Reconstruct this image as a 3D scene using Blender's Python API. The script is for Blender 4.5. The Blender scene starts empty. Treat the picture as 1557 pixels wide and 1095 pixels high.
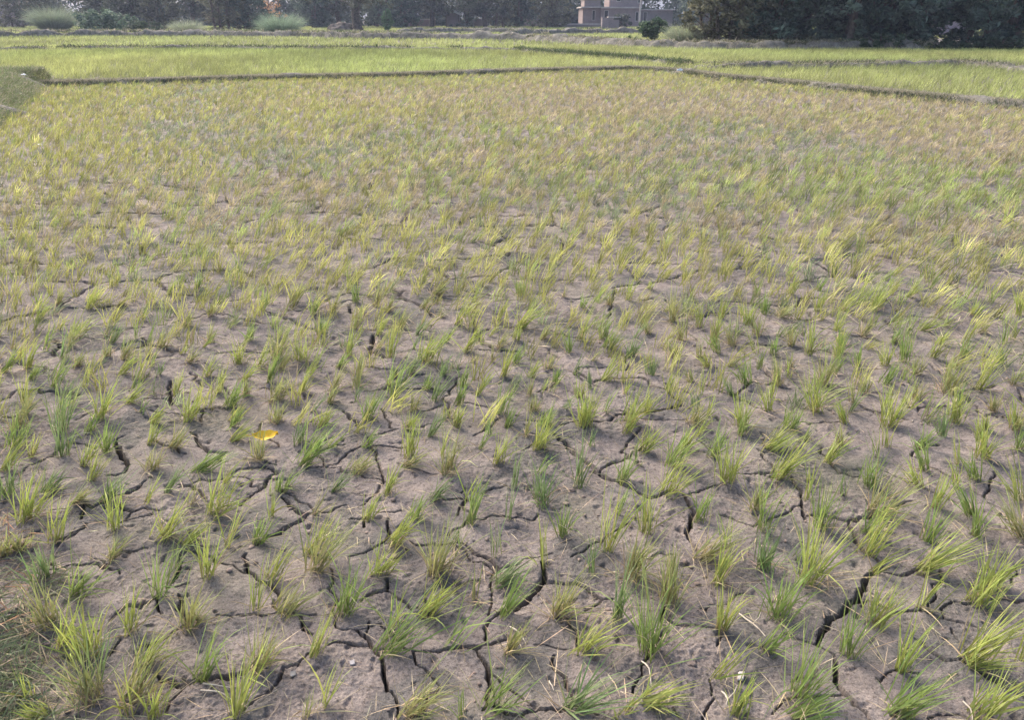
import bpy, math, random
import numpy as np
from mathutils import Vector, geometry
R = math.radians
random.seed(7)
rng = np.random.default_rng(11)
S = bpy.context.scene
COL = S.collection

# ------------------------------------------------------------------ camera
PW, PH, FPX, HZ, CAMZ = 1557.0, 1095.0, 1199.0, 24.0, 1.5
PITCH = math.atan((PH / 2 - HZ) / FPX)
cam_d = bpy.data.cameras.new('camera')
cam_d.sensor_width = 36.0
cam_d.lens = 36.0 * FPX / PW
cam_d.clip_start, cam_d.clip_end = 0.05, 3000
cam = bpy.data.objects.new('camera', cam_d)
cam.location = (0, 0, CAMZ)
cam.rotation_euler = (math.pi / 2 - PITCH, 0, 0)
COL.objects.link(cam)
S.camera = cam

# ------------------------------------------------------------------ light
SUN_EL, SUN_AZ = 40.0, -40.0            # azimuth from +Y (into the picture), negative = towards the left
w = bpy.data.worlds.new('World')
S.world = w
w.use_nodes = True
nt = w.node_tree
bg = nt.nodes['Background']
sky = nt.nodes.new('ShaderNodeTexSky')
sky.sky_type = 'NISHITA'
sky.sun_disc = False
sky.sun_elevation = R(SUN_EL)
sky.sun_rotation = R(SUN_AZ)
sky.air_density, sky.dust_density, sky.ozone_density = 1.0, 6.0, 1.0
nt.links.new(sky.outputs[0], bg.inputs[0])
bg.inputs[1].default_value = 0.15
sd = bpy.data.lights.new('sun', 'SUN')
sd.energy, sd.angle, sd.color = 1.3, R(28), (1.0, 0.92, 0.80)
sun = bpy.data.objects.new('sun', sd)
sv = Vector((math.sin(R(SUN_AZ)) * math.cos(R(SUN_EL)), math.cos(R(SUN_AZ)) * math.cos(R(SUN_EL)), math.sin(R(SUN_EL))))
sun.rotation_euler = (-sv).to_track_quat('-Z', 'Y').to_euler()
sun.location = (0, 0, 30)
COL.objects.link(sun)
S.view_settings.view_transform = 'Standard'
S.view_settings.look = 'None'
S.view_settings.gamma = 1
S.view_settings.exposure = 1.28
S.cycles.use_denoising = True
S.cycles.denoising_prefilter = 'NONE'
S.cycles.max_bounces = 6
S.cycles.volume_bounces = 0

# ------------------------------------------------------------------ helpers
def ray(px, py):
    u = (px - PW / 2) / FPX
    v = (PH / 2 - py) / FPX
    return np.array([u, math.cos(PITCH) + v * math.sin(PITCH), -math.sin(PITCH) + v * math.cos(PITCH)])

def gp(px, py, z=0.0):                  # ground point under a photo pixel
    d = ray(px, py)
    k = (z - CAMZ) / d[2]
    return np.array([d[0] * k, d[1] * k, z])

def at_dist(px, py, Y):                 # point on a photo pixel's ray at depth Y
    d = ray(px, py)
    k = Y / d[1]
    return np.array([d[0] * k, Y, CAMZ + d[2] * k])

def hsh(ix, iy, seed):
    h = (ix.astype(np.int64) * 374761393 + iy.astype(np.int64) * 668265263 + seed * 974634777) & 0xFFFFFFFF
    h = ((h ^ (h >> 13)) * 1274126177) & 0xFFFFFFFF
    return (h ^ (h >> 16)) & 0xFFFFFFFF

def pn(x, y, seed=0):                   # gradient noise, about -0.7..0.7
    x = np.asarray(x, float); y = np.asarray(y, float)
    ix = np.floor(x); iy = np.floor(y)
    fx = x - ix; fy = y - iy
    def g(ax, ay, dx, dy):
        a = hsh(ix + ax, iy + ay, seed) * (2 * math.pi / 4294967296.0)
        return np.cos(a) * dx + np.sin(a) * dy
    ux = fx * fx * fx * (fx * (fx * 6 - 15) + 10); uy = fy * fy * fy * (fy * (fy * 6 - 15) + 10)
    a = g(0, 0, fx, fy); b = g(1, 0, fx - 1, fy); c = g(0, 1, fx, fy - 1); d = g(1, 1, fx - 1, fy - 1)
    return (a + (b - a) * ux) * (1 - uy) + (c + (d - c) * ux) * uy

def mesh_np(name, V, F, mat, C=None, smooth=True, parent=None, link=True):
    V = np.asarray(V, np.float32); F = np.asarray(F, np.int32)
    n = F.shape[1]
    me = bpy.data.meshes.new(name)
    me.vertices.add(len(V)); me.vertices.foreach_set('co', V.ravel())
    me.loops.add(F.size); me.loops.foreach_set('vertex_index', F.ravel())
    me.polygons.add(len(F)); me.polygons.foreach_set('loop_start', np.arange(0, F.size, n, dtype=np.int32))
    me.polygons.foreach_set('use_smooth', np.full(len(F), smooth, bool))
    if C is not None:
        at = me.attributes.new('col', 'FLOAT_COLOR', 'POINT')
        cc = np.ones((len(V), 4), np.float32); cc[:, :3] = C
        at.data.foreach_set('color', cc.ravel())
    me.update(calc_edges=True)
    if mat: me.materials.append(mat)
    o = bpy.data.objects.new(name, me)
    if link: COL.objects.link(o)
    if parent: o.parent = parent
    return o

class MB:                               # collects quads/tris as quads
    def __init__(s): s.V = []; s.F = []; s.n = 0
    def add(s, V, F):
        s.V.append(np.asarray(V, float)); s.F.append(np.asarray(F, int) + s.n); s.n += len(V)
    def box(s, x0, x1, y0, y1, z0, z1):
        V = [(x, y, z) for x in (x0, x1) for y in (y0, y1) for z in (z0, z1)]
        s.add(V, [(0, 1, 3, 2), (4, 6, 7, 5), (0, 4, 5, 1), (2, 3, 7, 6), (0, 2, 6, 4), (1, 5, 7, 3)])
    def tube(s, pts, rad, n=7, cap=True):
        pts = np.asarray(pts, float); V = []
        for i, p in enumerate(pts):
            t = pts[min(i + 1, len(pts) - 1)] - pts[max(i - 1, 0)]
            t = t / (np.linalg.norm(t) + 1e-9)
            a = np.cross(t, (0.3, 0.9, 0.2)); a /= np.linalg.norm(a) + 1e-9
            b = np.cross(t, a)
            for k in range(n):
                an = 2 * math.pi * k / n
                V.append(p + rad[i] * (a * math.cos(an) + b * math.sin(an)))
        F = [(i * n + k, i * n + (k + 1) % n, (i + 1) * n + (k + 1) % n, (i + 1) * n + k) for i in range(len(pts) - 1) for k in range(n)]
        s.add(V, F)
    def build(s, name, mat, parent=None, smooth=False):
        return mesh_np(name, np.concatenate(s.V), np.concatenate(s.F), mat, None, smooth, parent)

def tag(o, label=None, cat=None, group=None, kind=None):
    if label: o['label'] = label
    if cat: o['category'] = cat
    if group: o['group'] = group
    if kind: o['kind'] = kind
    return o

def empty(name, loc, rz=0, sc=1):
    o = bpy.data.objects.new(name, None)
    o.location = loc; o.rotation_euler = (0, 0, rz); o.scale = (sc, sc, sc) if not hasattr(sc, '__len__') else sc
    o.empty_display_size = 0.2
    COL.objects.link(o)
    return o

# ------------------------------------------------------------------ materials
def mat_new(name):
    m = bpy.data.materials.new(name); m.use_nodes = True
    n = m.node_tree.nodes; n.clear()
    out = n.new('ShaderNodeOutputMaterial'); p = n.new('ShaderNodeBsdfPrincipled')
    m.node_tree.links.new(p.outputs[0], out.inputs[0])
    return m, n, m.node_tree.links, p, out

def leaf_mat(name, trans=0.35, rough=0.55, spec=0.25, var=0.25, scale=30):
    m, n, l, p, out = mat_new(name)
    a = n.new('ShaderNodeAttribute'); a.attribute_name = 'col'
    tc = n.new('ShaderNodeTexCoord')
    no = n.new('ShaderNodeTexNoise'); no.inputs['Scale'].default_value = scale; no.inputs['Detail'].default_value = 3
    l.new(tc.outputs['Object'], no.inputs['Vector'])
    mr = n.new('ShaderNodeMapRange'); mr.inputs[3].default_value = 1 - var; mr.inputs[4].default_value = 1 + var
    mr.inputs[1].default_value = 0.3; mr.inputs[2].default_value = 0.7
    l.new(no.outputs[0], mr.inputs[0])
    mx = n.new('ShaderNodeMix'); mx.data_type = 'RGBA'; mx.blend_type = 'MULTIPLY'; mx.inputs[0].default_value = 1
    l.new(a.outputs['Color'], mx.inputs[6]); l.new(mr.outputs[0], mx.inputs[7])
    l.new(mx.outputs[2], p.inputs['Base Color'])
    p.inputs['Roughness'].default_value = rough
    p.inputs['Specular IOR Level'].default_value = spec
    tr = n.new('ShaderNodeBsdfTranslucent'); l.new(mx.outputs[2], tr.inputs[0])
    ms = n.new('ShaderNodeMixShader'); ms.inputs[0].default_value = trans
    l.new(p.outputs[0], ms.inputs[1]); l.new(tr.outputs[0], ms.inputs[2]); l.new(ms.outputs[0], out.inputs[0])
    return m

def noise_mat(name, c0, c1, scale=4, rough=0.85, bump=0.3, bscale=40, detail=6, lo=0.35, hi=0.65, bdist=0.02):
    m, n, l, p, out = mat_new(name)
    tc = n.new('ShaderNodeTexCoord')
    no = n.new('ShaderNodeTexNoise'); no.inputs['Scale'].default_value = scale; no.inputs['Detail'].default_value = detail
    l.new(tc.outputs['Object'], no.inputs['Vector'])
    r = n.new('ShaderNodeValToRGB'); r.color_ramp.elements[0].position = lo; r.color_ramp.elements[1].position = hi
    r.color_ramp.elements[0].color = (*c0, 1); r.color_ramp.elements[1].color = (*c1, 1)
    l.new(no.outputs[0], r.inputs[0]); l.new(r.outputs[0], p.inputs['Base Color'])
    p.inputs['Roughness'].default_value = rough; p.inputs['Specular IOR Level'].default_value = 0.2
    n2 = n.new('ShaderNodeTexNoise'); n2.inputs['Scale'].default_value = bscale; n2.inputs['Detail'].default_value = 5
    l.new(tc.outputs['Object'], n2.inputs['Vector'])
    b = n.new('ShaderNodeBump'); b.inputs['Strength'].default_value = bump; b.inputs['Distance'].default_value = bdist
    l.new(n2.outputs[0], b.inputs['Height']); l.new(b.outputs[0], p.inputs['Normal'])
    return m

def soil_mat():
    m, n, l, p, out = mat_new('cracked_mud')
    tc = n.new('ShaderNodeTexCoord')
    def noise(scale, det=5, rough=0.55, dist=0.0):
        x = n.new('ShaderNodeTexNoise'); x.inputs['Scale'].default_value = scale; x.inputs['Detail'].default_value = det
        x.inputs['Roughness'].default_value = rough; x.inputs['Distortion'].default_value = dist
        l.new(tc.outputs['Object'], x.inputs['Vector']); return x
    def ramp(src, a, ca, b, cb):
        r = n.new('ShaderNodeValToRGB'); r.color_ramp.elements[0].position = a; r.color_ramp.elements[1].position = b
        r.color_ramp.elements[0].color = (*ca, 1); r.color_ramp.elements[1].color = (*cb, 1)
        l.new(src, r.inputs[0]); return r
    def mix(f, a, b, mode='MIX'):
        x = n.new('ShaderNodeMix'); x.data_type = 'RGBA'; x.blend_type = mode
        if isinstance(f, float): x.inputs[0].default_value = f
        else: l.new(f, x.inputs[0])
        l.new(a, x.inputs[6]); l.new(b, x.inputs[7]); return x.outputs[2]
    # dry pinkish crust, two tones
    dry = ramp(noise(9, 8, 0.65).outputs[0], 0.36, (0.165, 0.141, 0.133), 0.66, (0.268, 0.230, 0.215)).outputs[0]
    damp = ramp(noise(14, 7, 0.6).outputs[0], 0.35, (0.085, 0.082, 0.083), 0.7, (0.155, 0.145, 0.140)).outputs[0]
    pm = ramp(noise(3.0, 7, 0.65, 0.8).outputs[0], 0.49, (0, 0, 0), 0.58, (0.92, 0.92, 0.92)).outputs[0]
    c = mix(pm, dry, damp)
    green = n.new('ShaderNodeRGB'); green.outputs[0].default_value = (0.175, 0.168, 0.118, 1)
    gm = ramp(noise(1.3, 4).outputs[0], 0.50, (0, 0, 0), 0.72, (0.5, 0.5, 0.5)).outputs[0]
    c = mix(gm, c, green.outputs[0])
    speck = ramp(noise(95, 4, 0.75).outputs[0], 0.33, (0.38, 0.36, 0.36), 0.47, (1, 1, 1)).outputs[0]
    c = mix(1.0, c, speck, 'MULTIPLY')
    sp2 = ramp(noise(260, 3, 0.7).outputs[0], 0.34, (0.62, 0.62, 0.62), 0.64, (1.22, 1.21, 1.20)).outputs[0]
    c = mix(1.0, c, sp2, 'MULTIPLY')
    l.new(c, p.inputs['Base Color'])
    p.inputs['Roughness'].default_value = 0.9; p.inputs['Specular IOR Level'].default_value = 0.25
    b1 = n.new('ShaderNodeBump'); b1.inputs['Strength'].default_value = 0.55; b1.inputs['Distance'].default_value = 0.012
    l.new(noise(70, 7, 0.7).outputs[0], b1.inputs['Height'])
    b2 = n.new('ShaderNodeBump'); b2.inputs['Strength'].default_value = 0.6; b2.inputs['Distance'].default_value = 0.003
    l.new(noise(330, 4, 0.7).outputs[0], b2.inputs['Height']); l.new(b1.outputs[0], b2.inputs['Normal'])
    l.new(b2.outputs[0], p.inputs['Normal'])
    return m

M_SOIL = soil_mat()
M_RICE = leaf_mat('rice_leaf', 0.38, 0.5, 0.3, 0.22, 35)
M_DRY = leaf_mat('dry_leaf', 0.25, 0.7, 0.15, 0.25, 40)
M_TREE = leaf_mat('tree_leaf', 0.30, 0.6, 0.2, 0.3, 1.2)
M_STRAW = leaf_mat('straw', 0.1, 0.7, 0.15, 0.3, 60)
M_BARK = noise_mat('bark', (0.07, 0.055, 0.045), (0.16, 0.13, 0.11), 6, 0.9, 0.6, 25)
M_BUND = noise_mat('bund_soil', (0.095, 0.09, 0.075), (0.20, 0.19, 0.165), 3.5, 0.9, 0.7, 18, bdist=0.05)
M_CLOD = noise_mat('clod', (0.17, 0.135, 0.118), (0.30, 0.235, 0.205), 20, 0.9, 0.4, 150, bdist=0.004)

# ------------------------------------------------------------------ tufts seen in the photo: base x y, tip x y, spread+colour
TUFT = '''68 886 58 832 wd|75 952 50 880 mt|138 1003 112 928 wy|147 1052 152 955 nd|134 1073 100 1000 wt|198 1068 225 1000 wt|197 1094 182 1022 ny|232 1095 243 1040 my|70 1095 46 1062 my|44 1060 40 1012 ny|242 912 248 830 mg|289 956 304 893 wt|316 884 322 802 my|304 1035 333 955 mg|361 1093 370 1005 my|390 934 393 868 ny
392 1018 415 950 wt|412 885 434 828 my|430 935 463 898 wt|481 878 513 797 wt|523 937 537 868 wg|479 1001 500 940 my|492 1078 508 1010 ny|576 878 603 832 wy|583 998 638 933 wg|597 960 618 893 ny|645 938 683 886 wy|677 988 725 905 ng|662 873 690 800 wt|622 1090 665 1020 wt|703 1095 704 1052 ng|746 1077 783 1012 wg|757 885 798 855 wd|760 937 790 887 mg|775 993 800 950 mt|465 1094 473 1058 nt
849 934 866 866 wt|936 945 960 868 md|1015 915 1025 848 wt|883 995 920 940 wy|986 996 998 905 wg|1097 960 1115 890 my|1090 885 1130 822 my|1085 1040 1137 972 ny|870 1083 930 1018 wd|980 1078 1040 1040 wy|1117 1095 1145 1030 my|936 1097 940 1078 ny|952 1092 972 1056 ny|1161 992 1200 932 mg
1180 940 1210 876 wg|1228 888 1263 782 wy|1287 996 1307 922 mg|1330 948 1370 893 wy|1400 925 1445 864 ny|1367 1020 1395 952 my|1487 917 1525 870 wy|1503 888 1537 836 wy|1466 1010 1550 928 wy|1468 1015 1540 993 ny|1216 1060 1262 988 wg|1205 1097 1272 1058 wg|1360 1087 1425 1023 wg|1488 1088 1550 1028 wy|1385 1097 1392 1075 ny
1400 868 1470 815 wy|1325 872 1375 826 ny|1313 842 1360 773 wy|1327 783 1390 718 wt|1408 826 1440 776 mg|1420 775 1443 722 my|1483 815 1495 770 mg|1478 783 1462 732 mg|1555 815 1535 752 wt|1553 765 1545 702 my|1482 733 1475 688 mg|1493 700 1503 646 wy|1405 718 1403 667 mg|1398 740 1383 702 my|1320 742 1330 698 wg|1347 684 1350 642 ny|1432 665 1443 636 md|1543 655 1550 630 mt|1257 709 1287 666 my|1165 688 1205 648 wy|1180 730 1230 670 wy|1225 766 1240 710 ny|1248 805 1270 742 wg|1160 812 1170 732 mg|1158 863 1168 812 wd
1066 852 1115 798 wt|958 880 980 813 wt|1018 880 1027 828 nt|922 838 945 743 my|983 815 995 743 my|1060 794 1080 743 mg|1148 778 1160 733 mt|855 818 858 768 mg|826 860 825 783 ny|823 768 825 713 wd|880 743 892 663 md|945 735 958 688 mg|1014 756 1050 695 wy|1105 735 1118 674 wy|1020 712 1060 658 wg|974 690 997 648 wy|953 663 970 628 my|1126 664 1135 630 mg|817 690 840 633 wy|885 655 895 608 my|781 743 785 678 nd
774 794 780 733 nd|752 845 750 778 nd|714 800 725 738 mg|755 708 772 653 my|680 725 690 660 wt|658 763 680 723 md|621 700 625 643 my|617 717 645 688 mt|588 755 602 713 my|557 795 570 755 my|629 793 642 756 mg|596 830 625 781 wy|541 717 562 688 wt|556 683 568 651 mg|507 752 528 710 md|477 786 495 743 nt|460 708 500 648 wg|427 748 440 713 wg|413 788 412 743 ny|392 826 405 778 mg|393 700 395 653 mt
41 794 45 723 wy|87 827 92 763 my|176 810 172 733 my|247 822 272 763 wy|326 783 345 710 wy|280 830 308 798 my|347 835 368 768 ny|167 855 180 813 mt|30 840 38 806 wt|5 850 6 813 mt|116 771 132 738 mt|139 730 156 685 my|160 763 185 720 wd|221 766 240 726 ny|255 748 275 713 md|231 715 242 680 mt|229 678 240 640 my|93 694 95 638 md|20 680 30 638 wg|160 688 163 643 mg|262 685 282 650 mt|355 672 380 643 my|300 718 332 691 wg|10 755 5 708 wd|73 747 90 713 wd
5 568 25 528 mg|40 560 48 515 my|94 548 105 503 md|110 515 132 476 wy|134 469 152 433 my|58 484 68 462 my|88 463 95 433 mt|180 466 198 443 mt|190 553 200 513 mt|185 574 212 533 my|153 640 163 573 wy|195 615 220 581 my|38 612 40 563 my|92 655 102 593 wd|25 655 27 613 wt|246 530 257 493 wt|170 523 180 488 md|265 597 275 566 my|312 574 325 543 my|290 556 305 528 mt|320 484 325 450 mt|360 490 358 453 nd|362 553 362 513 wy|331 597 342 558 my|350 620 367 580 wg|285 643 297 595 wy|370 580 387 548 my|232 647 247 618 my|257 450 265 423 my|300 440 303 413 mg|349 450 347 408 nd|118 560 127 533 mt|318 520 325 493 mt|283 502 287 473 mt|352 655 362 620 mg
398 474 403 438 mg|444 461 462 426 my|430 482 437 453 nt|475 480 482 448 mg|488 510 493 478 mg|506 474 515 438 mt|541 461 542 428 mg|571 466 580 428 mt|590 476 595 448 mt|540 500 546 468 mt|574 510 584 478 my|607 497 620 468 mt|642 470 652 448 mt|633 512 645 488 md|667 482 677 458 nt|662 450 680 426 wt|694 495 715 448 my|757 490 773 446 my|708 538 730 488 my|645 551 665 501 wy|593 548 602 498 my|529 543 535 501 my|460 550 462 508 wy|420 545 430 488 wt|757 533 775 503 mt|765 577 777 528 my|716 558 730 535 nt|701 590 710 555 mg|673 573 680 545 md|649 592 658 566 mg|598 605 614 538 mg|542 575 545 533 mt|506 592 520 554 mt|460 597 472 560 my|418 610 428 568 wt|540 613 545 578 nd|558 635 572 595 wg|628 625 635 595 mt|695 617 705 583 mg|760 632 772 583 mg|693 650 702 613 my|618 655 628 626 my|490 650 502 620 wy|420 645 430 610 wt|772 650 782 618 mg|500 615 510 583 mt
792 450 790 423 wg|788 500 825 453 wy|783 553 795 523 mg|857 453 860 430 nt|885 470 890 448 mg|926 468 928 445 mt|954 458 960 426 my|986 445 993 426 my|880 518 902 466 my|824 515 837 488 mt|865 538 866 503 mg|900 553 915 526 nt|924 530 942 500 wg|957 543 970 513 wd|985 508 983 483 mt|1027 543 1018 513 wt|1037 518 1037 475 mt|1063 500 1065 453 my|1022 490 1027 436 mt|1094 487 1106 441 my|1135 497 1142 463 wy|1091 540 1085 506 mg|1076 562 1070 533 my|1147 540 1142 495 ny|1112 528 1110 490 mt|1135 585 1127 543 wg|1114 605 1107 573 md|991 572 992 541 md|1013 597 1024 565 my|914 580 940 544 my|844 585 852 558 mg|834 563 842 538 mt|950 602 956 575 ny|1050 585 1048 560 mt|811 628 814 601 mt|880 608 885 580 mt|889 650 898 586 wy|957 650 980 588 wy|1055 648 1070 608 wt|1127 650 1135 598 wy|1168 627 1165 588 my|826 650 843 623 wg
1162 482 1165 448 mg|1200 448 1210 418 my|1244 443 1257 420 mg|1280 472 1310 443 wy|1327 472 1352 431 wy|1380 455 1400 428 my|1185 487 1205 461 wt|1242 475 1255 438 my|1229 543 1241 483 my|1203 528 1206 493 mt|1175 540 1179 510 mg|1270 505 1285 473 my|1278 535 1281 503 mg|1311 510 1325 480 mt|1345 558 1347 520 my|1303 558 1307 528 mg|1373 553 1381 508 mg|1401 505 1430 480 wy|1417 548 1435 505 my|1463 545 1477 510 mg|1478 482 1495 458 wy|1490 507 1505 488 mt|1548 482 1552 443 my|1488 590 1525 508 my|1440 595 1462 546 wt|1391 570 1401 538 mt|1345 585 1362 553 mg|1314 597 1320 568 mt|1252 587 1265 538 wt|1183 585 1178 541 mt|1202 560 1205 533 nt|1239 630 1238 573 wy|1296 615 1294 563 nt|1284 650 1280 610 my|1393 608 1405 578 mt|1352 650 1375 588 wy|1450 643 1472 596 wy|1510 625 1516 593 mt|1543 650 1553 613 my|1497 655 1500 630 my|1200 652 1212 616 wg|1540 590 1550 558 nt'''
TUFTS = []
for t in TUFT.replace('\n', '|').split('|'):
    a = t.split()
    TUFTS.append((float(a[0]), float(a[1]), float(a[2]), float(a[3]), a[4][0], a[4][1]))
_q = np.array([gp(t[0], t[1])[:2] for t in TUFTS])
for _y in np.arange(1.55, 3.7, 0.112):        # slighter tufts between those
    for _x in np.arange(-2.6, 2.6, 0.112):
        p_ = np.array([_x, _y]) + rng.uniform(-0.05, 0.05, 2)
        if abs(p_[0]) > 0.66 * _y + 0.3 or np.min(((_q - p_) ** 2).sum(1)) < 0.100 ** 2 or rng.random() > (0.9 if p_[0] < 0 else 0.75): continue
        u_ = p_[0] / (p_[1] * math.cos(PITCH) + CAMZ * math.sin(PITCH)); pp = (PW / 2 + FPX * u_, PH / 2 + FPX * math.tan(math.atan2(CAMZ, p_[1]) - PITCH))
        h_ = rng.uniform(0.09, 0.15) * FPX / (p_[1] * math.cos(PITCH) + CAMZ * math.sin(PITCH)) * 0.85
        _q = np.concatenate([_q, [p_]])
        TUFTS.append((pp[0], pp[1], pp[0] + h_ * rng.uniform(0, 0.6), pp[1] - h_, 'nnm'[rng.integers(3)], 'gyytd'[rng.integers(5)]))
TUFTS = [t for t in TUFTS if -25 < t[0] < PW + 25]
TUFTS.sort(key=lambda t: -t[1])
TB = np.array([gp(t[0], t[1]) for t in TUFTS])

# ------------------------------------------------------------------ cracks seen in the photo: width, then points
CRACK = '''9 1339 868 1314 886 1306 906 1288 924 1270 940 1247 965 1243 981|5 1190 963 1213 972 1243 981 1268 994|8 1268 994 1272 1014 1271 1037 1283 1053 1301 1071 1324 1096|3 1283 1056 1250 1059 1211 1063 1193 1066 1175 1086|5 1339 868 1357 870 1383 870 1401 863|7 1290 793 1303 817 1313 840 1331 851 1347 863 1339 868|4 1226 789 1260 789 1296 792 1319 789 1334 781|3 1334 781 1370 766 1388 760|5 1218 766 1218 776 1225 795|3 1218 766 1218 745 1203 730 1190 722 1157 725|3 1316 909 1337 915 1362 928 1388 928 1411 927 1434 935 1465 943 1488 951 1499 963|2.5 1437 933 1442 916 1455 913 1483 917|5 1509 910 1530 908 1560 910|6 1393 968 1414 988 1437 1004 1465 1010|8 1465 1010 1491 1022 1517 1037 1540 1053 1560 1063|2.5 1337 1035 1350 1024 1368 1019 1401 1019|2.5 1411 1092 1429 1082 1463 1081 1476 1089|4 1068 1094 1086 1066|2.5 1078 1040 1082 1063|4 1006 935 1021 945 1037 951 1052 950 1073 954 1091 958|3 1091 958 1098 968 1090 985|6 1011 922 1006 935 1016 955 1006 968 986 999 975 1014|4 975 1014 968 1040 961 1063
8 824 858 826 881 816 893 780 924 755 938|5 755 938 737 953 737 973|5 776 968 760 973 745 979 727 982|5 826 881 865 884 890 891 916 907 934 904|3 916 907 890 927|4 849 937 867 952 876 973 879 991|3 813 976 847 983 875 992|5 843 994 844 1017 860 1030 869 1055 872 1071|6 742 1073 770 1089 790 1090 821 1081 852 1086 870 1081 910 1089|6 724 988 737 1006 747 1040 739 1063 742 1073|4 742 1073 734 1086|7 727 983 690 986 667 992|4 667 992 629 990|6 575 999 580 1001 583 1027 589 1053 595 1053|5 595 1053 606 1081 603 1096|7 544 963 554 970 565 988 575 999|3 554 970 560 958 561 945|4 565 986 547 987 534 981 511 979 498 986|5 374 843 375 871 392 885 408 890|6 408 890 416 896 426 914|4 416 914 416 924 431 937 457 941 480 937|6 457 941 461 960 475 968|3 331 942 400 941 431 938|5 470 999 454 1012 431 1015 423 1035 390 1063 372 1084|5 588 883 588 900 570 904 549 917|4 588 900 608 911 626 927|5 167 945 193 924 211 924 239 914|3 241 912 241 930 248 936|6 272 909 280 935 284 955|4 284 956 247 973 213 986 205 1000|4 254 900 272 898 288 891|6 262 893 272 875 278 856|6 239 1024 272 1044 301 1037 331 1032 355 1030 400 1018|6 280 1046 257 1066 252 1084
4 70 873 87 870 110 863 141 860 157 870 165 862|5 87 833 110 817 131 797|4 225 834 190 841 174 853|3 188 794 200 779|4 180 766 195 776 244 776|3 126 768 139 774 152 768|4 126 768 123 790|8 175 673 185 691 195 707|4 175 673 188 663|4 195 707 190 717 162 721|5 290 658 303 676 316 685 344 686|8 338 688 334 699|4 221 727 211 738 182 753|4 272 740 285 735 303 745 313 756|4 350 718 365 712 390 710 413 712 421 720 405 730 390 745 373 757 365 765|7 429 758 441 771 457 783 470 784 459 794 434 804 405 817 390 830|4 470 784 488 780 508 774 529 771|4 531 790 554 792 554 804|3 575 784 611 779|5 590 792 590 820 588 826|3 588 826 565 839 529 848|3 624 825 667 833 703 830|5 703 830 721 840 747 851 763 869|3.5 467 714 488 709 513 702 529 691 547 684|3 488 686 524 679|3.5 567 681 590 679 619 682|3 631 717 665 722|3 667 758 709 762 698 774 696 784|3.5 734 750 750 741 770 740|3 755 641 734 653 721 663
8 842 661 860 671 872 689 896 707 908 720 929 732 957 744|6 957 744 975 753 986 759 1001 759 1024 753|5 1024 753 1039 756 1048 771 1057 781 1043 807 1055 825 1061 838|3.5 911 720 924 709 944 702 970 689|3 1047 756 1063 744 1078 740 1100 738|3 1060 673 1083 684 1099 689|3 1122 722 1145 723 1180 729|4 986 851 1001 844 1024 844|4 852 647 880 643 905 641 929 642 939 634 950 633 993 625 1011 621 1039 615|3.5 1039 615 1016 600 986 579 975 575 932 577 903 582 883 572 865 568|3 798 638 821 641 842 648|3 842 587 816 600|3.5 1130 535 1140 545 1155 556 1173 574|2.5 1114 607 1140 584 1180 585 1229 597 1246 610
6 567 508 565 528 559 540|4.5 565 535 580 540 588 548|3.5 547 496 570 500|3 567 517 537 520 513 525 488 530|5 596 439 611 453 632 462 645 469 657 482|4.5 722 489 724 505 737 525 755 537 790 533|3 567 596 593 590 608 582 621 574 647 570|2.5 619 590 685 591|5 531 464 534 474|4 521 623 539 638 545 650|3 452 623 485 619|3 708 613 732 617 750 623|3 760 637 737 649|3 642 625 672 615|7 85 515 90 523 80 538|4 216 514 229 520 205 530|5 259 579 258 613|3 221 604 258 604|3 305 641 311 622 347 624|4 141 628 116 641|4.5 1252 500 1270 505 1293 509 1332 515 1347 520|3.5 1273 443 1301 443|3.5 1303 616 1347 628 1383 636|2.5 1380 622 1442 614|3 1414 556 1432 568|3 1470 578 1488 592|3 640 545 655 556|3 30 410 40 418|5 30 407 36 418|3 395 700 420 705|3 150 770 210 735'''
SEG = []                                   # x0 y0 x1 y1 halfwidth(m) depth(m)
CRPX = []
def add_crack(P, wm, jit=0.18):
    pts = [np.array(P[0][:2])]
    for a, b in zip(P[:-1], P[1:]):
        a = np.array(a[:2]); b = np.array(b[:2]); L = np.linalg.norm(b - a)
        k = max(1, int(L / 0.022)); nrm = np.array([-(b - a)[1], (b - a)[0]]) / max(L, 1e-6)
        for i in range(1, k + 1):
            q = a + (b - a) * i / k
            if i < k: q = q + nrm * (rng.normal() * 0.0045 + jit * 0.02 * math.sin(i * 1.7 + L * 99))
            pts.append(q)
    n = len(pts); ww = wm
    for i in range(n - 1):
        ww = 0.7 * ww + 0.3 * wm * rng.uniform(0.65, 1.3)
        e = min(1.0, 0.6 + 0.2 * min(i, n - 2 - i))
        SEG.append((*pts[i], *pts[i + 1], 0.5 * ww * e, min(0.095, 0.028 + 5.5 * ww * e)))
for t in CRACK.replace('\n', '|').split('|'):
    a = [float(v) for v in t.split()]
    P = [gp(a[i], a[i + 1]) for i in range(1, len(a), 2)]
    mid = P[len(P) // 2]
    ppm = FPX / (mid[1] * math.cos(PITCH) + CAMZ * math.sin(PITCH))
    add_crack(P, (a[0] * 0.92 + 0.6) / ppm)
    for i in range(1, len(a) - 2, 2):
        for k in range(5):
            CRPX.append((a[i] + (a[i + 2] - a[i]) * k / 5, a[i + 1] + (a[i + 3] - a[i + 1]) * k / 5))
CRPX = np.array(CRPX)
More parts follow.
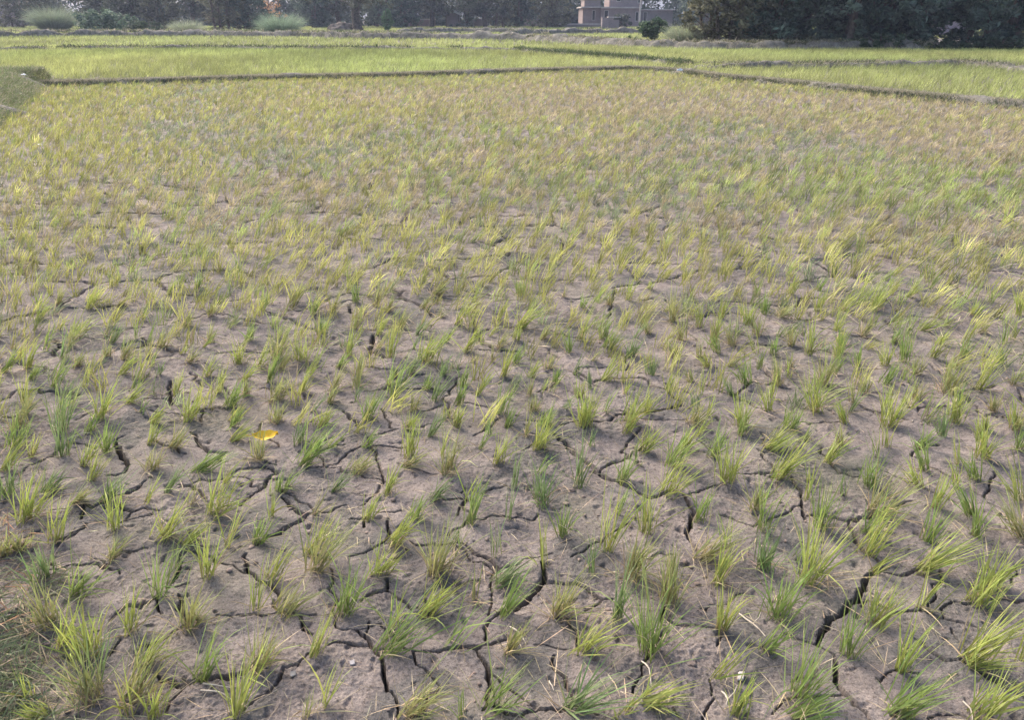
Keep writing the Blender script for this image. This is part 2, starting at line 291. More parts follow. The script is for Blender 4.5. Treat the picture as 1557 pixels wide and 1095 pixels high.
# the same polygonal cracking carried on through the rest of the field, and thin ones between
def voronoi_cracks(x0, x1, y0, y1, cell, keep, wmin, wmax, inside):
    pts = []
    for i in range(int((x1 - x0) / cell)):
        for j in range(int((y1 - y0) / cell)):
            pts.append(Vector((x0 + (i + rng.uniform(0.05, 0.95)) * cell, y0 + (j + rng.uniform(0.05, 0.95)) * cell)))
    vs, es, fs = geometry.delaunay_2d_cdt(pts, [], [], 0, 1e-5)[:3]
    cc = []; em = {}
    for f in fs:
        a, b, c = [np.array(vs[k]) for k in f]
        d = 2 * (a[0] * (b[1] - c[1]) + b[0] * (c[1] - a[1]) + c[0] * (a[1] - b[1])) or 1e-9
        s2 = [(p ** 2).sum() for p in (a, b, c)]
        ux = (s2[0] * (b[1] - c[1]) + s2[1] * (c[1] - a[1]) + s2[2] * (a[1] - b[1])) / d
        uy = (s2[0] * (c[0] - b[0]) + s2[1] * (a[0] - c[0]) + s2[2] * (b[0] - a[0])) / d
        cc.append(np.array([ux, uy]))
        for k in range(3):
            em.setdefault(tuple(sorted((f[k], f[(k + 1) % 3]))), []).append(len(cc) - 1)
    for e, fl in em.items():
        if len(fl) == 2 and rng.random() < keep:
            a, b = cc[fl[0]], cc[fl[1]]
            if np.linalg.norm(a - b) < 1.5 * cell and inside(*(0.5 * (a + b))):
                add_crack([a, b], rng.uniform(wmin, wmax), 0.3)
voronoi_cracks(-8, 8, 3.5, 12, 0.42, 0.42, 0.005, 0.013, lambda x, y: math.hypot(x, y) > 4.3 and abs(x) < 0.95 * y)
voronoi_cracks(-3.6, 3.6, 0.7, 4.6, 0.24, 0.24, 0.0025, 0.005, lambda x, y: math.hypot(x, y) < 4.6)

# ------------------------------------------------------------------ the ground, one sheet
def gh(x, y):                                # gentle hummocks
    f = np.clip(14 / (np.hypot(x, y) + 1e-6), 0, 1)
    return f * (0.018 * pn(x * 1.4, y * 1.4, 1) + 0.016 * pn(x * 3.7, y * 3.7, 2) + 0.014 * pn(x * 8, y * 8, 3))
AZ0, AZ1, NC = R(-70), R(70), 1500
az = np.linspace(AZ0, AZ1, NC)
r1 = np.exp(np.concatenate([np.arange(math.log(0.6), math.log(1.15), 0.005), np.arange(math.log(1.15), math.log(5.2), 0.0016), np.arange(math.log(5.2), math.log(9.0), 0.003)]))
LR = np.log(r1)
r2 = np.exp(np.arange(math.log(9.03), math.log(420.0), 0.02))
rr = np.concatenate([r1, r2]); NR = len(rr)
GX = (rr[:, None] * np.sin(az)[None, :]); GY = (rr[:, None] * np.cos(az)[None, :])
GZ = gh(GX, GY)
n1 = len(r1)
x1, y1 = GX[:n1], GY[:n1]
fine = (0.0055 * pn(x1 * 19, y1 * 19, 4) + 0.0040 * pn(x1 * 41, y1 * 41, 5) + 0.0042 * pn(x1 * 90, y1 * 90, 6)) * (0.55 + 1.2 * np.clip(0.3 + 1.4 * pn(x1 * 2.3, y1 * 2.3, 9), 0, 1))
pits = np.clip(pn(x1 * 27, y1 * 27, 12) - 0.36, 0, 1) * -0.06
GZ[:n1] += fine + pits
def window(x0, x1_, y0, y1_):
    c = [(x0, y0), (x0, y1_), (x1_, y0), (x1_, y1_)]
    a = [math.atan2(p[0], p[1]) for p in c]; q = [math.log(max(0.3, math.hypot(*p))) for p in c]
    i0 = int(np.searchsorted(LR, min(q))) - 1; i1 = int(np.searchsorted(LR, max(q))) + 2
    j0 = int((min(a) - AZ0) / (AZ1 - AZ0) * (NC - 1)) - 1; j1 = int((max(a) - AZ0) / (AZ1 - AZ0) * (NC - 1)) + 2
    return max(i0, 0), min(i1, n1), max(j0, 0), min(j1, NC)
for k in range(len(TUFTS)):                  # little root mounds
    bx, by = TB[k, :2]
    i0, i1, j0, j1 = window(bx - .11, bx + .11, by - .11, by + .11)
    if i1 > i0 and j1 > j0:
        d2 = (GX[i0:i1, j0:j1] - bx) ** 2 + (GY[i0:i1, j0:j1] - by) ** 2
        GZ[i0:i1, j0:j1] += 0.009 * np.exp(-d2 / (2 * 0.032 ** 2))
DP = np.zeros((n1, NC)); RIM = np.zeros((n1, NC))
wob = 0.35 * pn(x1 * 75, y1 * 75, 21) + 0.25 * pn(x1 * 160, y1 * 160, 22)
for (ax, ay, bx, by, hw, dep) in SEG:
    hw = max(hw, 0.00105 * math.hypot(ax, ay)); m = hw * 2 + 0.03
    i0, i1, j0, j1 = window(min(ax, bx) - m, max(ax, bx) + m, min(ay, by) - m, max(ay, by) + m)
    if i1 <= i0 or j1 <= j0: continue
    X = GX[i0:i1, j0:j1]; Y = GY[i0:i1, j0:j1]
    dx, dy = bx - ax, by - ay
    t = np.clip(((X - ax) * dx + (Y - ay) * dy) / (dx * dx + dy * dy + 1e-12), 0, 1)
    d = np.hypot(X - ax - t * dx, Y - ay - t * dy)
    q = np.clip((1.2 - d / hw - wob[i0:i1, j0:j1] * 0.7) / 0.42, 0, 1)
    q = q * q * (3 - 2 * q)
    DP[i0:i1, j0:j1] = np.maximum(DP[i0:i1, j0:j1], q * dep)
    RIM[i0:i1, j0:j1] = np.maximum(RIM[i0:i1, j0:j1], np.exp(-np.clip(d - hw, 0, 1) / 0.018) * min(1, hw / 0.005))
GZ[:n1] -= DP + 0.0035 * RIM
V = np.stack([GX, GY, GZ], -1).reshape(-1, 3)
ii, jj = np.meshgrid(np.arange(NR - 1), np.arange(NC - 1), indexing='ij')
q0 = (ii * NC + jj).ravel()
F = np.stack([q0, q0 + 1, q0 + NC + 1, q0 + NC], 1)[:, ::-1]
# coarser beyond 9 m would waste columns; kept for one seamless sheet
tag(mesh_np('ground', V, F, M_SOIL), kind='structure')
def zat(x, y):                               # height of the near sheet at points
    x = np.asarray(x, float); y = np.asarray(y, float)
    i = np.clip(np.searchsorted(LR, np.log(np.hypot(x, y))), 0, n1 - 1)
    j = np.clip(((np.arctan2(x, y) - AZ0) / (AZ1 - AZ0) * (NC - 1)).astype(int), 0, NC - 1)
    near = np.hypot(x, y) < 8.9
    return np.where(near, GZ[i, j], gh(x, y))
mb = MB(); mb.box(-700, 700, -300, 1100, -0.6, -0.14)
tag(mb.build('terrain', M_BUND), kind='structure')

# ------------------------------------------------------------------ grass blades
def blades(P, D, L, Wd, bend, c0, c1, nseg=4, twist=None):
    P = np.asarray(P, float); N = len(P)
    D = D / np.linalg.norm(D, axis=1, keepdims=True)
    tilt = np.arccos(np.clip(D[:, 2], -1, 1)); a = np.arctan2(D[:, 1], D[:, 0])
    tw = rng.uniform(-1.3, 1.3, N) if twist is None else twist
    h = np.stack([np.cos(a), np.sin(a), np.zeros(N)], 1); s = np.stack([-np.sin(a), np.cos(a), np.zeros(N)], 1)
    up = np.array([0, 0, 1.0])
    Vs = np.zeros((N, nseg + 1, 2, 3)); Cs = np.zeros((N, nseg + 1, 2, 3))
    p = P.copy()
    for k in range(nseg + 1):
        t = k / nseg
        th = tilt + bend * t ** 1.4
        if k: p = p + (L / nseg)[:, None] * (np.sin(thm)[:, None] * h + np.cos(thm)[:, None] * up)
        thm = tilt + bend * ((k + 0.5) / nseg) ** 1.4
        nrm = np.cos(th)[:, None] * h - np.sin(th)[:, None] * up
        sd_ = np.cos(tw)[:, None] * s + np.sin(tw)[:, None] * nrm
        wk = Wd * min(1.0, 0.55 + 2.2 * t) * max(0.04, (1 - t ** 2.2)) * 0.5
        Vs[:, k, 0] = p - sd_ * wk[:, None]; Vs[:, k, 1] = p + sd_ * wk[:, None]
        cc = c0 + (c1 - c0) * (t ** 0.8)
        Cs[:, k, 0] = cc; Cs[:, k, 1] = cc
    base = (np.arange(N) * (nseg + 1) * 2)[:, None]
    k = np.arange(nseg)[None, :] * 2
    F = np.stack([base + k, base + k + 1, base + k + 3, base + k + 2], -1).reshape(-1, 4)
    return Vs.reshape(-1, 3), F, Cs.reshape(-1, 3)

PAL = {  # base of blade, tip of blade
    'g': ((0.19, 0.24, 0.075), (0.25, 0.35, 0.100)),
    'y': ((0.26, 0.28, 0.085), (0.37, 0.44, 0.110)),
    'd': ((0.15, 0.20, 0.080), (0.205, 0.29, 0.120)),
    't': ((0.27, 0.25, 0.115), (0.32, 0.36, 0.135)),
}
DRYC = np.array([0.43, 0.355, 0.225])
def jcol(c, n, s=0.16):
    c = np.array(c)[None, :] * np.exp(rng.normal(0, s, (n, 1)))
    return np.clip(c * np.exp(rng.normal(0, 0.06, (n, 3))), 0, 0.9)
# ------------------------------------------------------------------ individual rice tufts (the 300 that show largest)
SW = {'n': 'slim', 'm': 'medium', 'w': 'bushy'}
CWD = {'g': 'fresh green', 'y': 'yellow-green', 'd': 'dark green', 't': 'straw-tinged'}
def tuft_geo(B, T, wc, cc, gmul=1.0):
    m = T - B; L = np.linalg.norm(m)
    n = {'n': 11, 'm': 30, 'w': 48}[wc]; n = int(n * rng.uniform(0.85, 1.15))
    sp = {'n': 0.08, 'm': 0.14, 'w': 0.20}[wc]
    m = m / L
    D = m[None, :] + rng.normal(0, sp, (n, 3)) * np.array([1, 1, 0.45])
    Lb = L * np.clip(rng.normal(1.0, 0.20, n), 0.4, 1.4); out = rng.random(n) < 0.14; D[out] += rng.normal(0, 0.4, (int(out.sum()), 3)) * np.array([1, 1, 0.2])
    D[:, 2] = np.maximum(D[:, 2], 0.12)
    br = {'n': 0.007, 'm': 0.010, 'w': 0.015}[wc]
    P = B[None, :] + np.concatenate([rng.normal(0, br, (n, 2)), np.full((n, 1), -0.004)], 1)
    P[:, 2] = np.minimum(zat(P[:, 0], P[:, 1]) - 0.003, B[2] + 0.01); P[:, 2] = np.maximum(P[:, 2], B[2] - 0.02)
    bend = np.clip(rng.normal(0.16, 0.18, n), -0.15, 1.0); bk = rng.random(n) < 0.10; bend[bk] = rng.uniform(1.0, 2.2, int(bk.sum()))
    Wd = rng.uniform(0.0026, 0.0050, n)
    a, b = PAL[cc]
    green = blades(P, D, Lb, Wd, bend, jcol(a, n), jcol(b, n), 4)
    k = {'g': 6, 'y': 8, 'd': 5, 't': 20}[cc]
    k = max(3, int(k * {'n': 0.6, 'm': 1, 'w': 1.4}[wc]))
    D = m[None, :] * 0.55 + rng.normal(0, 0.55, (k, 3)) * np.array([1, 1, 0.4]); D[:, 2] = np.maximum(np.abs(D[:, 2]), 0.08)
    P = B[None, :] + np.concatenate([rng.normal(0, br * 1.2, (k, 2)), np.zeros((k, 1))], 1)
    dry = blades(P, D, L * rng.uniform(0.4, 0.95, k), rng.uniform(0.002, 0.004, k), rng.uniform(0.1, 1.0, k), jcol(DRYC * 0.8, k), jcol(DRYC, k), 4)
    return green, dry
def tuft_pts(t):
    B = gp(t[0], t[1]); B[2] = max(float(zat(B[0], B[1])), float(gh(B[0], B[1])) - 0.01)
    T = at_dist(t[2], t[3], B[1])
    T = B + (T - B) * 1.04; T[1] += rng.normal(0, 0.012)
    return B, T
n_ind = 0
left_over = []
for t in TUFTS:
    B, T = tuft_pts(t)
    gr, dr = tuft_geo(B, T, t[4], t[5])
    if n_ind >= 300:
        left_over.append((gr, dr)); continue
    n_ind += 1
    o = mesh_np('rice_tuft', gr[0] - B, gr[1], M_RICE, gr[2]); o.location = B
    c = mesh_np('dried_leaves', dr[0] - B, dr[1], M_DRY, dr[2], parent=o)
    lean = abs(t[2] - t[0]) / max(1, t[1] - t[3])
    how = 'upright' if lean < 0.22 else 'leaning' if lean < 0.6 else 'bent-over'
    dc = np.hypot(CRPX[:, 0] - t[0], CRPX[:, 1] - t[1]).min()
    near = 'beside a crack' if dc < 14 else 'on bare mud'
    tag(o, f'{how} {SW[t[4]]} {CWD[t[5]]} rice tuft {near}, {round(t[0] / PW * 100)}% across and {round(t[1] / PH * 100)}% down the photo',
        'rice plant', 'rice tufts standing in the cracked field')

# ------------------------------------------------------------------ the rest of the rice, too many to count
def patch(x, y):                             # share of yellow / green / blue-green / tan at a place in the field
    yl = np.full(x.shape, 0.50); g = np.full(x.shape, 0.22); b = np.full(x.shape, 0.12); tn = np.full(x.shape, 0.26)
    for (px, py, sx, sy, k, amt) in PB:
        c = gp(px, py)
        e = np.exp(-((x - c[0]) / sx) ** 2 - ((y - c[1]) / sy) ** 2) * amt
        if k == 'y': yl = yl + e
        elif k == 'g': g = g + e
        elif k == 'b': b = b + e
        else: tn = tn + e
    n = pn(x * 0.5, y * 0.35, 31); yl = yl * np.exp(1.2 * n); g = g * np.exp(1.3 * pn(x * 0.6, y * 0.4, 32)); tn = tn * np.exp(1.3 * pn(x * 0.55, y * 0.4, 33))
    b = b * np.exp(1.5 * pn(x * 0.45, y * 0.3, 34))
    W = np.stack([yl, g, b, tn], -1)
    return W / W.sum(-1, keepdims=True)
PB = [(180, 165, 2.0, 3.5, 'y', 2.2), (90, 260, 1.2, 1.6, 'y', 1.2), (230, 230, 1.4, 1.6, 'y', 1.6), (480, 165, 2.2, 2.5, 'y', 0.8), (300, 185, 0.5, 1.5, 'b', 3.0), (335, 215, 0.55, 1.1, 'b', 3.0), (440, 245, 0.7, 0.6, 'b', 4.0), (380, 235, 0.8, 0.8, 'b', 1.6), (285, 150, 0.5, 2.2, 'b', 2.5),
      (620, 150, 3, 2, 't', 1.6), (560, 300, 1.2, 1.0, 't', 1.2), (900, 150, 3, 3, 't', 1.5), (900, 120, 4, 2.5, 'y', 0.8), (1250, 165, 4, 3, 't', 1.8), (1480, 210, 2.2, 2.0, 't', 2.0), (1050, 230, 1.6, 1.2, 't', 0.9),
      (1180, 225, 1.0, 1.2, 'b', 4.0), (1080, 205, 1.2, 1.5, 'b', 1.2), (1350, 280, 1.4, 0.9, 'g', 4.5), (1480, 300, 1.2, 0.9, 'g', 4.0), (1260, 250, 0.8, 0.9, 'g', 2.6), (720, 280, 0.7, 0.7, 'g', 1.4), (960, 320, 0.8, 0.7, 'b', 0.8), (580, 220, 0.8, 0.9, 'b', 1.0), (700, 210, 0.7, 0.9, 'g', 0.9),
      (800, 360, 1.0, 0.6, 't', 1.2), (1300, 370, 1.0, 0.5, 't', 1.4), (450, 380, 0.7, 0.5, 'y', 0.8), (130, 380, 0.8, 0.5, 'y', 0.7), (1450, 390, 0.8, 0.4, 'b', 0.7)]
PC0 = np.array([(0.28, 0.28, 0.095), (0.21, 0.25, 0.090), (0.175, 0.21, 0.115), (0.31, 0.27, 0.155)])
PC1 = np.array([(0.42, 0.43, 0.130), (0.32, 0.40, 0.120), (0.25, 0.305, 0.165), (0.43, 0.385, 0.220)])
# outline of the dry field (edge px): everything inside it and beyond the counted tufts
bund_px = [(40, 132), (200, 128), (400, 122), (600, 118), (800, 111), (960, 107), (1040, 112), (1100, 121), (1180, 128), (1300, 141), (1420, 153), (1557, 165), (1750, 182)]
bund_w = np.array([gp(*p)[:2] for p in bund_px])
left_px = [(40, 132), (20, 150), (-30, 185), (-120, 240), (-260, 330)]
left_w = np.array([gp(*p)[:2] for p in left_px])
poly = np.concatenate([left_w[::-1], bund_w[1:], [[14.0, 3.0], [2.6, 1.0], [-4.0, 1.0]]])
def inside(x, y, P):
    c = np.zeros(x.shape, bool)
    for i in range(len(P)):
        (xa, ya), (xb, yb) = P[i], P[i - 1]
        c ^= ((ya > y) != (yb > y)) & (x < (xb - xa) * (y - ya) / (yb - ya + 1e-12) + xa)
    return c
def grid(x0, x1, y0, y1, s, j=0.34):
    gx, gy = np.meshgrid(np.arange(x0, x1, s), np.arange(y0, y1, s))
    gx = gx + rng.uniform(-j, j, gx.shape) * s; gy = gy + rng.uniform(-j, j, gy.shape) * s
    return gx.ravel(), gy.ravel()
def project(x, y, z=0):
    d = np.stack([x, y, z - CAMZ + 0 * x], -1)
    dep = d[..., 1] * math.cos(PITCH) - d[..., 2] * math.sin(PITCH)
    v = (d[..., 1] * math.sin(PITCH) + d[..., 2] * math.cos(PITCH)) / dep
    return PW / 2 + FPX * d[..., 0] / dep, PH / 2 - FPX * v
x, y = grid(-19, 23, 1.0, 26, 0.130, 0.24)
x = x + 0.9 * np.sin(y * 0.30 + 0.10 * x) + 0.25 * np.sin(y * 1.1 + x * 0.3)
keep = inside(x, y, poly) & (np.abs(x) < 0.78 * y + 1.2) & (rng.random(len(x)) < 0.93)
px, py = project(x, y)
ymax = 436
keep &= (py < ymax) | ((py < 660) & (rng.random(len(x)) < 0.9)) | (((px < -30) | (px > PW + 30)) & (y > 1.2) & (py < 1000))
x, y = x[keep], y[keep]
dmin = np.array([np.min((TB[:, 0] - a) ** 2 + (TB[:, 1] - b) ** 2) if b < 6.5 else 9 for a, b in zip(x, y)])
lim = np.where(y > 5.05, 0.078, 0.084) ** 2
x, y = x[dmin > lim], y[dmin > lim]
W = patch(x, y)
cls = (W.cumsum(1) > rng.random((len(x), 1))).argmax(1)
rd = np.hypot(x, y)
arc = np.array([gp(*q)[:2] for q in ((278, 130), (282, 158), (300, 192), (332, 220), (385, 240), (455, 252), (530, 257))])
da = np.full(x.shape, 99.0)
for (xa, ya), (xb, yb) in zip(arc[:-1], arc[1:]):
    t = np.clip(((x - xa) * (xb - xa) + (y - ya) * (yb - ya)) / ((xb - xa) ** 2 + (yb - ya) ** 2), 0, 1)
    da = np.minimum(da, np.hypot(x - xa - t * (xb - xa), y - ya - t * (yb - ya)))
on_arc = rng.random(len(x)) < 0.62 * np.exp(-(da / (0.06 + 0.032 * y)) ** 2) * (0.6 + 0.9 * pn(x * 0.9, y * 0.7, 91))
cls = np.where(on_arc, 2, cls)
cls = np.where((cls == 3) & (rd < 6), 0, cls)
parts = []
for (ra, rb, nb, ns) in ((0, 8, 20, 3), (8, 14, 15, 2), (14, 40, 12, 2)):
    s = (rd >= ra) & (rd < rb)
    k = int(s.sum())
    if not k: continue
    X = np.repeat(x[s], nb); Y = np.repeat(y[s], nb); cl = np.repeat(cls[s], nb)
    tl = rng.normal(0, 0.16, (k, 2)) + np.array([0.33, 0.08]); tl = np.repeat(tl, nb, 0)
    hs = np.repeat(rng.uniform(0.6, 1.2, k) * np.where(on_arc[s], 0.75, 1.0), nb) * np.where(cl == 2, 0.8, 1.0) * np.where(cl == 3, 0.88, 1.0)
    sp = np.where(cl >= 2, 0.40, 0.23)
    D = np.stack([tl[:, 0] + rng.normal(0, 1, k * nb) * sp, tl[:, 1] + rng.normal(0, 1, k * nb) * sp, np.ones(k * nb)], 1)
    P = np.stack([X + rng.normal(0, 0.02, k * nb), Y + rng.normal(0, 0.02, k * nb), np.zeros(k * nb)], 1)
    P[:, 2] = gh(P[:, 0], P[:, 1]) - 0.004
    wd = rng.uniform(0.0034, 0.0062, k * nb) * (1 + ra * 0.06)
    tint = np.repeat(np.exp(rng.normal(-0.02, 0.24, (k, 1))), nb, 0)
    dr = (rng.random(k * nb) < np.where(cl == 3, 0.36, 0.10))[:, None]
    c0 = np.where(dr, DRYC * 0.75, PC0[cl]) * tint * np.exp(rng.normal(0, 0.12, (k * nb, 1)))
    c1 = np.where(dr, DRYC * 0.95, PC1[cl]) * tint * np.exp(rng.normal(0, 0.12, (k * nb, 1)))
    parts.append(blades(P, D, (0.158 if ra == 0 else 0.138) * hs * rng.uniform(0.55, 1.15, k * nb), wd, rng.uniform(0.0, 0.8, k * nb), c0, c1, ns))
for gr, dr in left_over: parts += [gr, dr]
def join(parts):
    n = 0; Vs = []; Fs = []; Cs = []
    for v, f, c in parts:
        Vs.append(v); Fs.append(f + n); Cs.append(c); n += len(v)
    return np.concatenate(Vs), np.concatenate(Fs), np.concatenate(Cs)
v, f, c = join(parts)
tag(mesh_np('rice_field', v, f, M_RICE, c), 'thinning yellow and tan rice filling the dry field up to the earth bund', 'rice', None, 'stuff')

# far paddies
BUNDS = []
def off_bunds(x, y):
    k = np.ones(x.shape, bool)
    for P, w_ in BUNDS:
        for (xa, ya), (xb, yb) in zip(P[:-1], P[1:]):
            dx, dy = xb - xa, yb - ya
            t = np.clip(((x - xa) * dx + (y - ya) * dy) / (dx * dx + dy * dy + 1e-9), 0, 1)
            k &= np.hypot(x - xa - t * dx, y - ya - t * dy) > w_
    return k
def far_rice(name, label, sel, x0, x1, y0, y1, s, nb, hgt, wd, c0, c1, seed):
    x, y = grid(x0, x1, y0, y1, s)
    k = sel(x, y) & (np.abs(x) < 0.74 * y + 1.5) & (rng.random(len(x)) < 0.90) & (pn(x * 0.8, y * 0.5, seed + 7) < 0.42)
    x, y = x[k], y[k]; n = len(x)
    X = np.repeat(x, nb); Y = np.repeat(y, nb); N = n * nb
    D = np.stack([0.22 + rng.normal(0, 0.3, N), rng.normal(0, 0.3, N), np.ones(N)], 1)
    P = np.stack([X + rng.normal(0, 0.12 * s + 0.02, N), Y + rng.normal(0, 0.12 * s + 0.02, N), np.full(N, -0.01)], 1)
    tv = np.exp(0.55 * pn(X * 0.16, Y * 0.10, seed) + 0.35 * pn(X * 0.7, Y * 0.4, seed + 1) + np.repeat(rng.normal(-0.03, 0.24, n), nb))[:, None]
    yy = np.clip(0.5 + 1.3 * pn(X * 0.11 + 3, Y * 0.07, seed + 2), 0, 1)[:, None]
    a = np.array(c0) * tv; b = (np.array(c1[0]) * (1 - yy) + np.array(c1[1]) * yy) * tv
    v, f, c = blades(P, D, hgt * rng.uniform(0.6, 1.15, N), rng.uniform(0.7, 1.3, N) * wd, rng.uniform(0, 0.6, N), a, b, 2)
    return tag(mesh_np(name, v, f, M_RICE, c), label, 'rice', None, 'stuff')
def beyond(x, y):
    return (y > np.interp(x, bund_w[:, 0], bund_w[:, 1]) + 0.15) & ((x > left_w[0, 0] - 0.2) | (y > left_w[0, 1] + 0.5))
# ------------------------------------------------------------------ bunds
def bund(name, P, hgt, wid, seed, step=0.12, rough=1.0):
    P = np.asarray(P, float)
    L = np.concatenate([[0], np.cumsum(np.linalg.norm(np.diff(P, axis=0), axis=1))])
    s = np.arange(0, L[-1], step)
    C = np.stack([np.interp(s, L, P[:, 0]), np.interp(s, L, P[:, 1])], 1)
    for _ in range(6): C[1:-1] = 0.25 * C[:-2] + 0.5 * C[1:-1] + 0.25 * C[2:]
    T = np.gradient(C, axis=0); T /= np.linalg.norm(T, axis=1, keepdims=True); Nn = np.stack([-T[:, 1], T[:, 0]], 1)
    u = np.linspace(-1, 1, 17)
    wv = wid * (1 + 0.6 * pn(s * 0.7, s * 0 + seed, seed) + 0.35 * pn(s * 2.1, s * 0, seed + 3))[:, None]
    X = C[:, None, 0] + Nn[:, None, 0] * u[None] * wv; Y = C[:, None, 1] + Nn[:, None, 1] * u[None] * wv
    prof = np.clip(1.35 * (1 - np.abs(u) ** 1.6), 0, 1)
    Z = hgt * prof[None] * (1 + 0.7 * pn(s * 0.6, s * 0 + 3, seed) + 0.45 * pn(s * 1.9, s * 0, seed + 4))[:, None] + rough * (0.05 * pn(X * 3, Y * 3, seed) + 0.035 * pn(X * 7, Y * 7, seed + 1)) * prof[None] - 0.05
    ends = np.clip(np.minimum(s, L[-1] - s) / (wid * 1.2), 0, 1)[:, None]
    Z = Z * ends - 0.12 * (1 - ends)
    BUNDS.append((C[::4], wid * 0.8))
    n, m = X.shape
    V = np.stack([X, Y, Z], -1).reshape(-1, 3)
    i, j = np.meshgrid(np.arange(n - 1), np.arange(m - 1), indexing='ij'); q = (i * m + j).ravel()
    F = np.stack([q, q + m, q + m + 1, q + 1], 1)[:, ::-1]
    tag(mesh_np(name, V, F, M_BUND), kind='structure')
    return C, Nn, hgt, wid
BG = []
def bund_grass(C, Nn, hgt, wid, dens, lh, c0, c1, dryf=0.45, wd=0.006, side=None, thr=-0.16):
    n = int(len(C) * 0.12 * dens)
    k = rng.integers(0, len(C), n)
    msk = 0.7 * pn(C[k, 0] * 0.8, C[k, 1] * 0.8, 77) + 0.8 * pn(C[k, 0] * 0.17, C[k, 1] * 0.17, 78) + rng.normal(0, 0.12, n) > thr
    k = k[msk]; n = len(k)
    fr = rng.random(n)[:, None]; k2 = np.minimum(k + 1, len(C) - 1); C = np.concatenate([C, C[k] * (1 - fr) + C[k2] * fr]); Nn = np.concatenate([Nn, Nn[k]]); k = len(C) - n + np.arange(n)
    u = rng.uniform(-1, 1, n) if side is None else rng.uniform(side[0], side[1], n)
    P = np.stack([C[k, 0] + Nn[k, 0] * u * wid, C[k, 1] + Nn[k, 1] * u * wid, hgt * np.clip(1.3 * (1 - np.abs(u) ** 1.6), 0, 1) - 0.04], 1)
    D = np.stack([0.2 + rng.normal(0, 0.6, n), rng.normal(0, 0.6, n), np.ones(n)], 1)
    dr = (rng.random(n) < dryf)[:, None]
    g = np.exp(rng.normal(0, 0.2, (n, 1)))
    BG.append(blades(P, D, lh * rng.uniform(0.4, 1.2, n), rng.uniform(0.6, 1.4, n) * wd, rng.uniform(0.2, 1.4, n), np.where(dr, (0.26, 0.23, 0.16), c0) * g, np.where(dr, (0.36, 0.33, 0.24), c1) * g, 2))
G0, G1 = (0.07, 0.10, 0.04), (0.13, 0.18, 0.065)
def W2(pts): return [gp(*p)[:2] for p in pts]
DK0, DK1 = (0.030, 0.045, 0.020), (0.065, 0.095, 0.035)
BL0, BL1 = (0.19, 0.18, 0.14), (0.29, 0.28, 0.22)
b = bund('earth_bund', bund_w + np.array([0, 0.1]), 0.15, 0.34, 1); bund_grass(*b, 1300, 0.07, BL0, BL1, 0.6, 0.010, (-0.6, 0.6), -9); bund_grass(*b, 420, 0.10, DK0, DK1, 0.1, 0.009, (-0.95, -0.5)); bund_grass(*b, 420, 0.10, DK0, DK1, 0.1, 0.009, (0.5, 0.95))  # dark flank strips put the shade of the bund's front into grass colour
lw = left_w + np.array([-0.9, 0.25]); lw = np.concatenate([[bund_w[0] + (0.1, 0.5)], lw])
b = bund('earth_bund', lw, 0.36, 1.1, 5); bund_grass(*b, 7500, 0.15, (0.10, 0.14, 0.06), (0.19, 0.24, 0.10), 0.35, 0.010, None, -9)
b = bund('earth_bund', W2([(790, 80), (880, 87), (950, 93), (1045, 103)]), 0.20, 0.40, 9); bund_grass(*b, 800, 0.22, DK0, (0.09, 0.14, 0.045), 0.1, 0.014)
b = bund('earth_bund', W2([(1040, 106), (1110, 106), (1220, 106), (1400, 102), (1470, 102), (1557, 111), (1700, 124)]), 0.24, 0.42, 11); bund_grass(*b, 420, 0.16, DK0, DK1, 0.3, 0.013); bund_grass(*b, 200, 0.12, BL0, BL1, 0.6, 0.013)
b = bund('earth_bund', W2([(-150, 78), (0, 79), (120, 77), (300, 76), (420, 77), (660, 77), (800, 79)]), 0.22, 0.42, 13, 0.2); bund_grass(*b, 500, 0.20, DK0, DK1, 0.2, 0.022)
b = bund('earth_bund', W2([(-150, 58), (0, 57), (120, 56), (300, 56), (480, 58), (560, 60), (690, 61), (830, 63)]), 0.5, 0.7, 15, 0.3, 2); bund_grass(*b, 420, 0.28, (0.07, 0.08, 0.045), G1, 0.45, 0.035)
b = bund('earth_bund', W2([(760, 55), (880, 52), (980, 52)]), 0.50, 0.6, 17, 0.3, 2); bund_grass(*b, 260, 0.25, DK0, G1, 0.4, 0.035)
b = bund('earth_bund', W2([(600, 52), (700, 50), (820, 51)]), 0.50, 0.6, 23, 0.3, 2); bund_grass(*b, 260, 0.25, DK0, G1, 0.4, 0.035)
b = bund('earth_bund', W2([(800, 63), (870, 67), (960, 73), (1060, 76), (1160, 77), (1330, 76), (1420, 78)]), 0.42, 0.75, 19, 0.2, 2); bund_grass(*b, 330, 0.24, (0.09, 0.10, 0.05), (0.16, 0.18, 0.085), 0.5, 0.022)
v, f, c = join(BG)
tag(mesh_np('bund_grass', v, f, M_RICE, c), 'short green and bleached grass growing on the earth bunds', 'grass', None, 'stuff')

far_rice('green_paddy', 'fresh yellow-green rice in the paddies just beyond the first earth bund', lambda x, y: beyond(x, y) & (y < 44) & off_bunds(x, y), -34, 36, 12, 45, 0.19, 9, 0.25, 0.012,
         (0.22, 0.25, 0.10), ((0.34, 0.41, 0.135), (0.42, 0.45, 0.16)), 51)
far_rice('distant_paddy', 'pale green distant rice spreading below the village trees', lambda x, y: (y >= 44) & ((x < 12 + 0.0 * y) | (y > 60)) & off_bunds(x, y), -95, 100, 44, 128, 0.42, 6, 0.28, 0.035,
         (0.23, 0.26, 0.105), ((0.35, 0.41, 0.145), (0.41, 0.44, 0.165)), 61)


